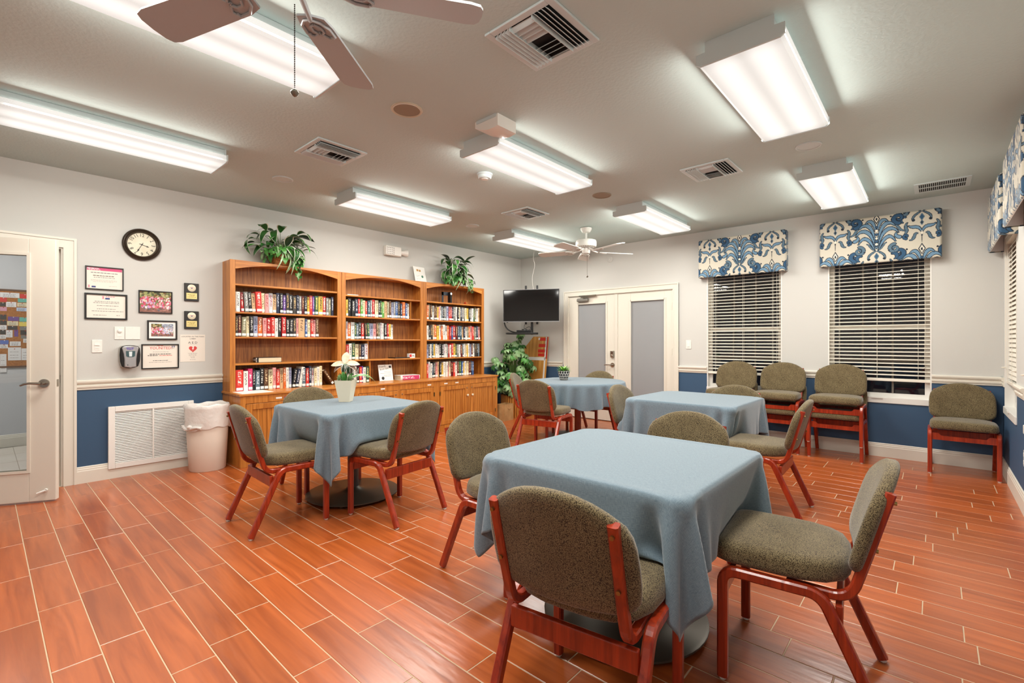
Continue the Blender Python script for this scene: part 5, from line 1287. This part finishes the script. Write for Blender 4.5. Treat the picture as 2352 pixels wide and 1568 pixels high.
for q, (x0, y0, x1, y1, cc) in enumerate(sorted(cards, key=lambda c: (c[1]//65, c[0]))):
    Y0, Y1 = .147+x0/6.03*.00362, .147+x1/6.03*.00362; Z1, Z0 = 1.25+(144-y0/6.03)*.00518, 1.25+(144-y1/6.03)*.00518
    r_ = (y0-190)//65; cells[r_] = cells.get(r_, 0)+1
    o = MB().box(-(Y1-Y0)/2, (Y1-Y0)/2, -(Z1-Z0)/2, (Z1-Z0)/2, 0, .0008).build('pinned_card', mat('card_'+cc, CC[cc], .6), None, (HALL_X+.0125+.0009*(q % 4), (Y0+Y1)/2, (Z0+Z1)/2), WALL_L)
    lab = '%s %s in the %s row of the hallway cork board, %s from the left' % (NAMES[cc], 'sheet' if y1-y0 > 120 else 'card', ORD[int(r_)], ORD[cells[r_]-1])
    tag(o, lab, 'card', 'cards pinned on the hallway cork board')
    MB().lathe([(.004,.0008),(.005,.003),(.002,.006)], 8, (0, (Z1-Z0)*.38, 0)).build('pin', mat('pin_'+['red','white'][q % 2], [(190,40,40),(230,230,230)][q % 2], .3), o)
    if cc in 'wcl': print_lines(o, [(-(Y1-Y0)*.35, (Y1-Y0)*.3, (Z1-Z0)*f_) for f_ in (.15, -.1, -.3)], m_greyink, .0012, 'print', q, .005)

# ------------------------------------------------------------------ far wall things
t = thing('wall_switch', 'white wall switch between the frosted doors and the window', 'switch', (-2.545, YF-.001, 1.208), WALL_F)
MB().box(-.036,.036,-.06,.06,0,.006).build('plate', m_plastic, t, bevel=.002); MB().box(-.016,.016,-.033,.033,.006,.011).build('rocker', m_white, t, bevel=.002)
t = thing('round_cover_plate', 'faint round cover plate high on the far wall', 'cover plate', (-3.78, YF-.001, 2.53), WALL_F); MB().lathe([(.05,0),(.05,.003),(.044,.006),(.002,.006)], 28).build('cover', m_wall, t, smooth=40); MB().lathe([(.004,.006),(.004,.007)], 8).build('screw', m_plastic, t)
t = thing('wall_outlet', 'white outlet on the right wall below the chair rail', 'outlet', (XR-.001, 5.03, .40), WALL_R); MB().box(-.036,.036,-.06,.06,0,.006).build('plate', m_plastic, t, bevel=.002)
for s in (-1, 1): MB().box(-.017,.017,s*.028-.014,s*.028+.014,.006,.009).build('socket', m_white, t)
# television on a corner mount
TA = R(26.7); tv = thing('television', 'flat black television on a corner mount', 'television', (-4.895, 5.95, 1.83), (0, 0, TA))
MB().box(-.465,.465,-.02,.022,-.265,.265).build('cabinet', m_black, tv, bevel=.004); MB().box(-.452,.452,-.0215,-.0195,-.240,.254).build('screen', mat('tv_screen', (10, 10, 11), .06, spec=.6), tv)
MB().box(-.465,.465,-.0225,-.0205,-.264,-.252).build('bezel_strip', mat('bezel_silver', (150,150,150), .3, .6), tv); b = MB()
for x0, x1, z0, z1 in ((-.4665,-.463,-.265,.265),(.463,.4665,-.265,.265),(-.465,.465,.263,.2665)): b.box(x0, x1, -.021, .02, z0, z1)
b.build('edge_trim', mat('bezel_silver', (150,150,150), .3, .6), tv); MB().box(-.30,.30,.022,.05,-.18,.18).build('rear_housing', m_black, tv); MB().box(-.41,-.38,-.024,-.02,-.274,-.262).build('ir_sensor', m_black, tv)
mt = thing('tv_mount', 'black television mount with a shelf underneath', 'tv mount', (-4.895, 5.95, 1.83), (0, 0, TA))
for x in (-.10, .09): MB().box(x-.017, x+.017, .052, .062, -.30, .335).build('bracket_rail', m_black, mt)
MB().box(-.16,.16,.062,.075,-.06,.06).build('cross_plate', m_black, mt); MB().tube([(0,.07,0),(-.12,.30,0),(-.10,.52,0)], .022, 8).build('arm', m_black, mt)
wp = MB().box(-.09,.05,.505,.53,-.14,.14); wp.build('wall_plate', m_black, mt)
pst = MB().box(-.02,.02,.062,.078,-.47,-.06); pst.build('drop_post', m_black, mt)
sh = MB(); sh.prism([(-.34,.13),(-.40,-.10),(-.36,-.14),(.10,-.14),(.14,-.10),(.08,.13)], -.466, -.436); sh.build('shelf', m_black, mt, bevel=.005)
t = thing('cable_box', 'small black cable box on the shelf under the television', 'cable box', (-4.99, 5.90, 1.395), (0, 0, TA)); MB().box(-.12,.12,-.07,.06,0,.04).build('case', m_black, t, bevel=.006); MB().box(-.11,.11,-.0715,-.07,.008,.03).build('front_panel', mat('dark_screen', (16,18,22), .08), t); MB().lathe([(.05,.04),(.045,.055),(.01,.058)], 16).build('dome_top', m_black, t, smooth=40)
def cord(name, pts, r_, m, label, cat):
    P = [Vector(p) for p in pts]; out = []
    for i in range(len(P)-1):
        p0, p1, p2, p3 = P[max(i-1,0)], P[i], P[i+1], P[min(i+2,len(P)-1)]
        for q in range(8):
            u = q/8; out.append(.5*((2*p1)+(p2-p0)*u+(2*p0-5*p1+4*p2-p3)*u*u+(3*p1-p0-3*p2+p3)*u**3))
    out.append(P[-1]); return tag(MB().tube(out, r_, 6, flat=1).build(name, m, smooth=60), label, cat)
cord('power_cord', [(-5.28,5.80,1.66),(-5.33,5.78,1.60),(-5.32,5.80,1.50),(-5.25,5.82,1.43),(-5.15,5.85,1.40),(-5.06,5.88,1.40)], .011, m_black, 'thick black cord looping from television to shelf', 'cord')
cord('thin_cord', [(-4.98,5.93,1.56),(-5.0,5.90,1.50),(-4.97,5.88,1.455),(-4.90,5.9,1.49),(-4.88,5.93,1.46),(-4.93,5.9,1.43)], .004, m_black, 'thin tangled black wires above the cable box', 'cord')
cord('white_cord', [(-4.90,6.04,H),(-4.93,6.05,2.62),(-4.90,6.05,2.5),(-4.95,6.05,2.3),(-4.93,6.05,2.10)], .0022, m_plastic, 'thin white cord from ceiling down to the television', 'cord')
# wooden game board leaning in the corner
t = thing('game_board', 'oak game board with red and white tape, leaning behind the plant', 'game board', (-5.23, 6.34, 0), (R(-7), 0, 0))
MB().prism([(-.30,0),(.27,0),(.27,1.34),(-.06,1.345),(-.30,1.08)], -.009, .009).xf(Matrix.Rotation(R(90), 4, 'X')).build('board', wood('board_oak', (176,116,48), (222,164,86), .3, 'z', .5), t)
m_tape = mat('white_tape', (232,230,224), .5); m_rt = mat('red_tape', (206,44,28), .45)
for x0, x1, z0, z1, m_ in ((.215,.245,0,1.335,m_tape),(-.30,.25,.93,.985,m_tape),(.245,.272,.96,1.338,mat('crimson_edge',(170,30,44),.4)),(.09,.235,1.27,1.325,m_rt),(.075,.225,1.16,1.215,m_rt),(.07,.225,1.065,1.12,m_rt),(.075,.225,1.0,1.05,m_rt),(.06,.10,1.285,1.325,m_tape)):
    MB().box(x0, x1, -.0098, -.009, z0, z1).build('tape_strip', m_, t)
# kraft bag
t = thing('paper_bag', 'brown kraft paper bag on the floor beside the bookcase end', 'bag', (-5.11, 5.56, 0), R(8)); m_kr = mat('kraft_paper', (186, 146, 96), .8, noise=(8, (170, 130, 82), .4, .6))
b = MB(); q = [(-.075,-.125),(.075,-.125),(.075,.125),(-.075,.125)]; qi = [(a*.985, c*.985) for a, c in q]; zt_ = [.26,.265,.255,.262]
v = [(a,c,0) for a,c in q]+[(q[i][0],q[i][1],zt_[i]) for i in range(4)]+[(a,c,.003) for a,c in qi]+[(qi[i][0],qi[i][1],zt_[i]) for i in range(4)]
b.add(v, [(0,3,2,1)]+[(i,(i+1)%4,4+(i+1)%4,4+i) for i in range(4)]+[(8+(i+1)%4,8+i,12+i,12+(i+1)%4) for i in range(4)]+[(4+i,4+(i+1)%4,12+(i+1)%4,12+i) for i in range(4)]+[(8,9,10,11)]); b.build('bag', m_kr, t)
MB().tube([(.0765,-.04,.20),(.079,-.02,.185),(.079,.03,.185),(.0765,.05,.20)], .003, 6).build('fold_handle', m_kr, t)
# trash can with liner
t = thing('trash_can', 'round white trash can with a plastic liner, beside the bookcase', 'trash can', (-5.345, 1.485, 0))
MB().lathe([(.150,0),(.155,.006),(.172,.30),(.182,.60),(.186,.60),(.186,.612),(.176,.612),(.165,.30),(.146,.02),(.002,.02)], 40, cap=False).build('can', mat('can_white', (226, 214, 200), .4), t, smooth=50)
rs = random.Random(4); n = 56; v = []; f = []; prof = [(.1885,.415),(.190,.44),(.189,.52),(.191,.60),(.194,.628),(.185,.638),(.172,.62),(.165,.56)]
ph = [rs.uniform(0,6) for _ in range(6)]
for k, (r_, z) in enumerate(prof):
    for i in range(n):
        a = 2*PI*i/n; d = .004*math.sin(5*a+ph[0]+k*.5)+.003*math.sin(11*a+ph[1]-k)+.002*math.sin(23*a+ph[2]+k*1.3); zz = z+(.012*math.sin(3*a+ph[3])+.007*math.sin(9*a+ph[4]))*(1 if k < 2 else .6 if k > 3 else .3)
        rr = r_+max(-.001, d); x = min(rr*math.cos(a), 9); y = rr*math.sin(a)
        v.append((x, min(y, .207), zz))
for k in range(len(prof)-1): f += [(k*n+i, k*n+(i+1) % n, (k+1)*n+(i+1) % n, (k+1)*n+i) for i in range(n)]
m_bag = mat('liner_film', (232, 226, 220), .25, alpha=.86, bump=(25, .5, .01)); MB().add(v, f).build('liner', m_bag, t, smooth=70)
kn = [(.20*math.cos(R(a)), .20*math.sin(R(a)), .425+.012*math.sin(a*.11)) for a in range(-150, -20, 10)]
MB().tube(kn, [.010+.006*abs(math.sin(i*1.7)) for i in range(len(kn))], 8).build('liner_roll', m_bag, t, smooth=70); MB().lathe([(.004,-.02),(.022,-.008),(.024,.008),(.006,.02)], 12, (.20*math.cos(R(-62)), .20*math.sin(R(-62)), .44)).build('liner_knot', m_bag, t, smooth=70)

# ------------------------------------------------------------------ plants
def leaf_material(name, c1, c2, rough=.35): return mat(name, c1, rough, noise=(14, c2, .35, .65))
m_lf = [leaf_material('leaf_deep', (30, 78, 30), (52, 110, 44)), leaf_material('leaf_mid', (62, 128, 52), (96, 156, 78)), leaf_material('leaf_pale', (120, 160, 104), (150, 182, 132)), leaf_material('leaf_black', (18, 38, 22), (34, 60, 32))]
m_wm = mat('leaf_margin', (222, 222, 206), .5); m_stem = mat('stem_green', (86, 116, 56), .5); m_soil = mat('soil', (58, 44, 32), .9); m_moss = mat('moss', (128, 128, 84), .9, bump=(60, .8, .01))
def leaf_mesh(name, m, L=1.0, W=.32, droop=.35, fold=.12, margin=None, heart=False, n=7):
    """leaf along +x from the origin, curving down"""
    b = MB(); rows = []
    for i in range(n+1):
        u = i/n; w_ = W*(math.sin(PI*min(1, u*.92+.04))**.8)*(1-.25*u)
        if heart: w_ = W*(1-u)**.75*(1.0 if u > .06 else .75)+.003
        if i == n: w_ = .004*L
        x = L*u*math.cos(droop*u); z = -L*u*math.sin(droop*u*.9)
        rows.append((x, w_, z, fold*w_))
    v = []; f = []; mi = []
    for x, w_, z, fo in rows:
        v += [(x, -w_, z+fo), (x, -w_*.8, z+fo*.8), (x, 0, z), (x, w_*.8, z+fo*.8), (x, w_, z+fo)]
    for i in range(n):
        for j in range(4):
            b_ = (i*5+j, (i+1)*5+j, (i+1)*5+j+1, i*5+j+1); f.append(b_); mi.append(1 if (margin and j in (0, 3)) else 0)
    me = bpy.data.meshes.new(name); me.from_pydata(v, [], f); me.materials.append(m)
    if margin: me.materials.append(margin); me.polygons.foreach_set('material_index', mi)
    me.polygons.foreach_set('use_smooth', [True]*len(me.polygons)); me.update(); return me
big_v = [leaf_mesh('leaf', m_lf[k], .17, .045, dr, .25, m_wm) for k, dr in ((0,.8),(0,1.2),(3,.5),(1,1.0))]
heart = [leaf_mesh('leaf', m_lf[k], .10, .05, .9, .2, None, True) for k in (0, 1, 2)]
ivy = [leaf_mesh('leaf', m_lf[k], .045, .022, .5, .2, None, True, 4) for k in (0, 1, 2)]
rib = leaf_mesh('leaf', m_lf[2], .30, .011, .9, .3, m_wm, n=9)
m_wick = mat('wicker', (170, 110, 52), .7, bump=(90, .9, .006), noise=(70, (120, 72, 30), .4, .6))
def ivy_basket(loc, label, seed, hang, spread):
    t = thing('potted_ivy', label, 'plant', loc); q = random.Random(seed)
    MB().lathe([(.09,0),(.10,.005),(.125,.07),(.135,.12),(.130,.128),(.118,.12),(.11,.09),(.002,.09)], 30, cap=False).build('basket', m_wick, t, smooth=40)
    MB().lathe([(.118,.10),(.09,.125),(.002,.13)], 20, cap=False).build('moss', m_moss, t, smooth=60)
    st = MB()
    def stem(p0, p1, lift):
        mid = ((p0[0]+p1[0])/2, (p0[1]+p1[1])/2, max(p0[2], p1[2])+lift); st.tube([tuple((1-u)**2*a+2*u*(1-u)*b_+u*u*c for a, b_, c in zip(p0, mid, p1)) for u in [i/6 for i in range(7)]], .0025, 5)
    for k in range(44):                                  # large variegated leaves
        a = q.uniform(0, 2*PI) if k > 8 else q.uniform(-1.2, 1.2); r_ = q.uniform(.03, .17)*spread; z = .17+q.uniform(.0, .27)*(1-.3*r_/.2)
        x = max(-.02, min(.14, r_*math.cos(a)*.7)); y = r_*math.sin(a)*1.35; a = max(-1.45, min(1.45, a if a < PI else a-2*PI))
        o = link('leaf', q.choice(big_v), t, (x, y, z), (q.uniform(-.4,.4), q.uniform(-1.0,.3), a)); s = q.uniform(.9, 1.3); o.scale = (s, s, s)
        stem((0, 0, .11), (x, y, z), .03)
    for k in range(26):                                  # heart leaves low round the basket
        a = q.uniform(-1.7, 1.7); x, y = .13*math.cos(a)*.9, .15*math.sin(a); o = link('leaf', q.choice(heart), t, (x, y, q.uniform(.06, .2)), (q.uniform(-.4,.4), q.uniform(.1,.7), a+q.uniform(-.4,.4)))
    b = MB()
    for k in range(90):                                  # small ivy leaves, some hanging in trails
        tr = k < 54
        if tr:
            c = hang[k % len(hang)]; u = q.random(); x, y, z = .135+q.uniform(-.015,.02), c[0]+q.uniform(-.03,.03), .12-(c[1]+.12)*u
        else:
            a = q.uniform(-1.8, 1.8); r_ = q.uniform(.08, .19); x, y, z = r_*math.cos(a)*.8, r_*math.sin(a)*1.2, q.uniform(.08, .24)
        M_ = Matrix.Translation((x, y, z)) @ Euler((q.uniform(-.6,.6), q.uniform(0,1.2), q.uniform(-1.2,1.2))).to_matrix().to_4x4()
        me = q.choice(ivy); b.add([M_ @ v_.co for v_ in me.vertices], [tuple(p.vertices) for p in me.polygons], ivy.index(me))
    tag(b.build('ivy_foliage', m_lf[:3], t), kind='stuff')
    for c in hang: stem((.05, c[0]*.6, .12), (.14, c[0], -c[1]+.02), .06)
    for k in range(5): o = link('leaf', rib, t, (.06, hang[0][0]-.16+.05*k, .17), (q.uniform(-.5,.5), .25+.1*k, q.uniform(-.7,.7)))
    st.build('stems', m_stem, t, smooth=60)
    return t
ivy_basket((-5.472, 2.23, TOP-.004), 'large trailing variegated plant in a wicker basket on the left bookcase', 3, [(.14, .14), (.17, .07), (.11, .04)], 1.25)
ivy_basket((-5.472, 4.79, TOP-.004), 'trailing green plant in a wicker basket on the right bookcase', 9, [(.22, .09), (.25, .03), (-.2, -.04)], 1.05)
# corner schefflera in a bamboo planter
t = thing('potted_plant', 'tall bushy green plant in a bamboo planter in the corner', 'plant', (-5.27, 5.93, 0)); q = random.Random(12)
m_bam = wood('bamboo', (168, 98, 34), (214, 150, 72), .4, 'z', .8)
MB().lathe([(.165,.01),(.17,.34),(.155,.34),(.15,.3),(.002,.3)], 24, cap=False).build('planter_liner', m_soil, t)
for k in range(30):
    a = 2*PI*k/30; MB().tube([(.185*math.cos(a), .185*math.sin(a), 0), (.19*math.cos(a), .19*math.sin(a), .36+.008*(k % 2))], .0175, 6).build('bamboo_slat', m_bam, t)
lfl = []
for k in (0, 1, 2, 2):
    b = MB(); src = leaf_mesh('leaflet', m_lf[k], .105, .032, .8, .2, None, False, 4)
    for j in range(8):
        M_ = Matrix.Rotation(2*PI*j/8, 4, 'Z') @ Matrix.Translation((.012, 0, 0)) @ Matrix.Rotation(.15, 4, 'Y'); b.add([M_ @ v_.co for v_ in src.vertices], [tuple(p.vertices) for p in src.polygons])
    lfl.append(b.mesh('leaf', m_lf[k], 60))
st = MB()
for k in range(84):
    z = q.uniform(.42, 1.22); w_ = .40*math.sin(PI*min(1, max(.12, (z-.28)/1.05)))**.6; a = q.uniform(-PI, PI); r_ = w_*q.uniform(.45, 1.0)
    x, y = r_*math.cos(a), r_*math.sin(a)
    x = max(-.17, x); y = min(.40, max(-.45, y))
    if z > 1.0: x, y = x*.7, y*.7
    if y < -.42 and z < .8: y = -.4
    o = link('leaf', q.choice(lfl), t, (x, y, z), (q.uniform(-.7,.7)+(-.5 if y < 0 else .5)*0, q.uniform(-.2,.9), a)); s = q.uniform(.75, 1.25); o.scale = (s, s, s)
    st.tube([(q.uniform(-.05,.05), q.uniform(-.05,.05), .3), (x*.35, y*.35, z*.7+.1), (x, y, z)], [.006,.005,.003], 5)
for k in range(7):
    o = link('leaf', lfl[k % 4], t, (.02+.03*k*.3, .05+.012*k, 1.2+.03*k), (q.uniform(-.6,.6), q.uniform(-.5,.8), k)); o.scale = (.8,.8,.8)
st.tube([(0,0,.3),(.02,.04,.9),(.05,.1,1.4)], [.009,.007,.003], 6); st.build('stems', m_stem, t, smooth=60)
# square white pot with mixed succulents
t = thing('table_planter', 'cream square tapered pot with a big pale rosette on the blue table', 'plant', (-3.70, 2.045, TT+.004), R(41))
def square(b, w0, w1, z0, z1, inn=0):
    v = [(sx*w_, sy*w_, z) for w_, z in ((w0,z0),(w1,z1)) for sx, sy in ((-1,-1),(1,-1),(1,1),(-1,1))]; b.add(v, [(i,(i+1)%4,4+(i+1)%4,4+i) for i in range(4)] + ([(3,2,1,0)] if not inn else [(0,1,2,3)]))
b = MB(); square(b, .043, .072, 0, .18); square(b, .04, .066, .02, .18, 1)
v = [(s[0]*w_, s[1]*w_, .18) for w_ in (.072, .066) for s in ((-1,-1),(1,-1),(1,1),(-1,1))]; b.add(v, [(i,(i+1)%4,4+(i+1)%4,4+i) for i in range(4)]); b.build('pot', mat('cream_ceramic', (226, 218, 196), .35), t)
MB().box(-.064,.064,-.064,.064,.16,.168).build('soil', m_soil, t)
m_petal = mat('pale_petal', (226, 218, 190), .5, noise=(20, (204, 190, 160), .4, .6)); m_petd = mat('brown_petal', (120, 88, 70), .5)
pet = leaf_mesh('petal', m_petal, .125, .036, .35, .15, None); petd = leaf_mesh('petal', m_petd, .125, .030, .7, .15, m_wm); dg = leaf_mesh('petal', m_lf[3], .10, .024, 1.3, .15, m_wm)
for me, rx, e, a in ((pet, -.75, -.12, 190), (pet, .75, -.18, 20), (pet, 0, -1.25, 100), (petd, -.6, .15, 205), (petd, .6, .12, 8), (petd, .3, .2, 60), (pet, .2, -.2, 120), (dg, .2, .2, -40), (dg, -.2, .3, -75), (dg, 0, .3, -110)):
    link('petal', me, t, (-.005, -.005, .315), (rx, e, R(a)))
MB().tube([(-.02,-.02,.16),(-.015,-.02,.24),(-.005,-.005,.315)], [.014,.015,.010], 8).build('stalk', m_lf[1], t, smooth=50)
cone = leaf_mesh('leaf', m_lf[1], .085, .013, .1, .5, None)
for k in range(7): a = k*.95; link('leaf', cone, t, (.028*math.cos(a), .028*math.sin(a), .165), (0, R(-68), a))
arch = leaf_mesh('leaf', m_lf[1], .30, .022, 1.15, .35, m_wm, n=12); link('leaf', arch, t, (.02, .0, .175), (.6, R(-42), R(14)))
ros = leaf_mesh('leaf', m_lf[2], .035, .012, -.3, .3, None, False, 4)
for c_ in ((-.045,.02),(-.04,-.045),(.045,-.03)):
    for k in range(11): link('leaf', ros, t, (c_[0], c_[1], .175+.002*k), (0, -.2-.09*k, k*2.4))
# small patterned pot on the round table
t = thing('small_succulent', 'small succulent in a black and white honeycomb pot on the round table', 'plant', (-3.64, 5.10, TT+.004))
nx, nz = 120, 40; v = []; col = []; f = []
for j in range(nz+1):
    u = j/nz; z = .12*u; r_ = .050+.026*math.sin(u*1.45)
    for i in range(nx):
        a = 2*PI*i/nx; v.append((r_*math.cos(a), r_*math.sin(a), z)); sx, sy = a/(2*PI)*14, u*3.6
        best = []
        for oy in range(-1, 3):
            ry = math.floor(sy)+oy
            for ox in range(-1, 3):
                cx = math.floor(sx)+ox+(.5 if ry % 2 else 0); best.append(max(abs(sx-cx)+abs(sy-ry)*.62, abs(sy-ry)*1.15))
        best.sort(); col.append(lin((30,29,30)) if best[1]-best[0] > .20 else lin((214,210,202)))
for j in range(nz):
    f += [(j*nx+i, j*nx+(i+1) % nx, (j+1)*nx+(i+1) % nx, (j+1)*nx+i) for i in range(nx)]
f.append(tuple(range(nx-1,-1,-1)))
me = bpy.data.meshes.new('pot'); me.from_pydata(v, [], f); me.materials.append(vcol_material('honeycomb_glaze', .35)); at = me.color_attributes.new('print', 'FLOAT_COLOR', 'POINT'); at.data.foreach_set('color', np.array(col, np.float32).ravel()); me.polygons.foreach_set('use_smooth', [True]*len(me.polygons)); me.update(); link('pot', me, t)
MB().lathe([(.074,.11),(.002,.112)], 20, cap=False).build('soil', m_soil, t)
sl_ = [leaf_mesh('leaf', leaf_material('succulent_lime', (110, 168, 58), (150, 196, 90)), .095, .013, .35, .4, None), leaf_mesh('leaf', m_lf[1], .085, .012, .5, .4, None)]
for k in range(38): a = k*2.4; link('leaf', sl_[k % 2], t, (.02*math.cos(a), .02*math.sin(a), .11), (0, R(-78+k*1.55), a))
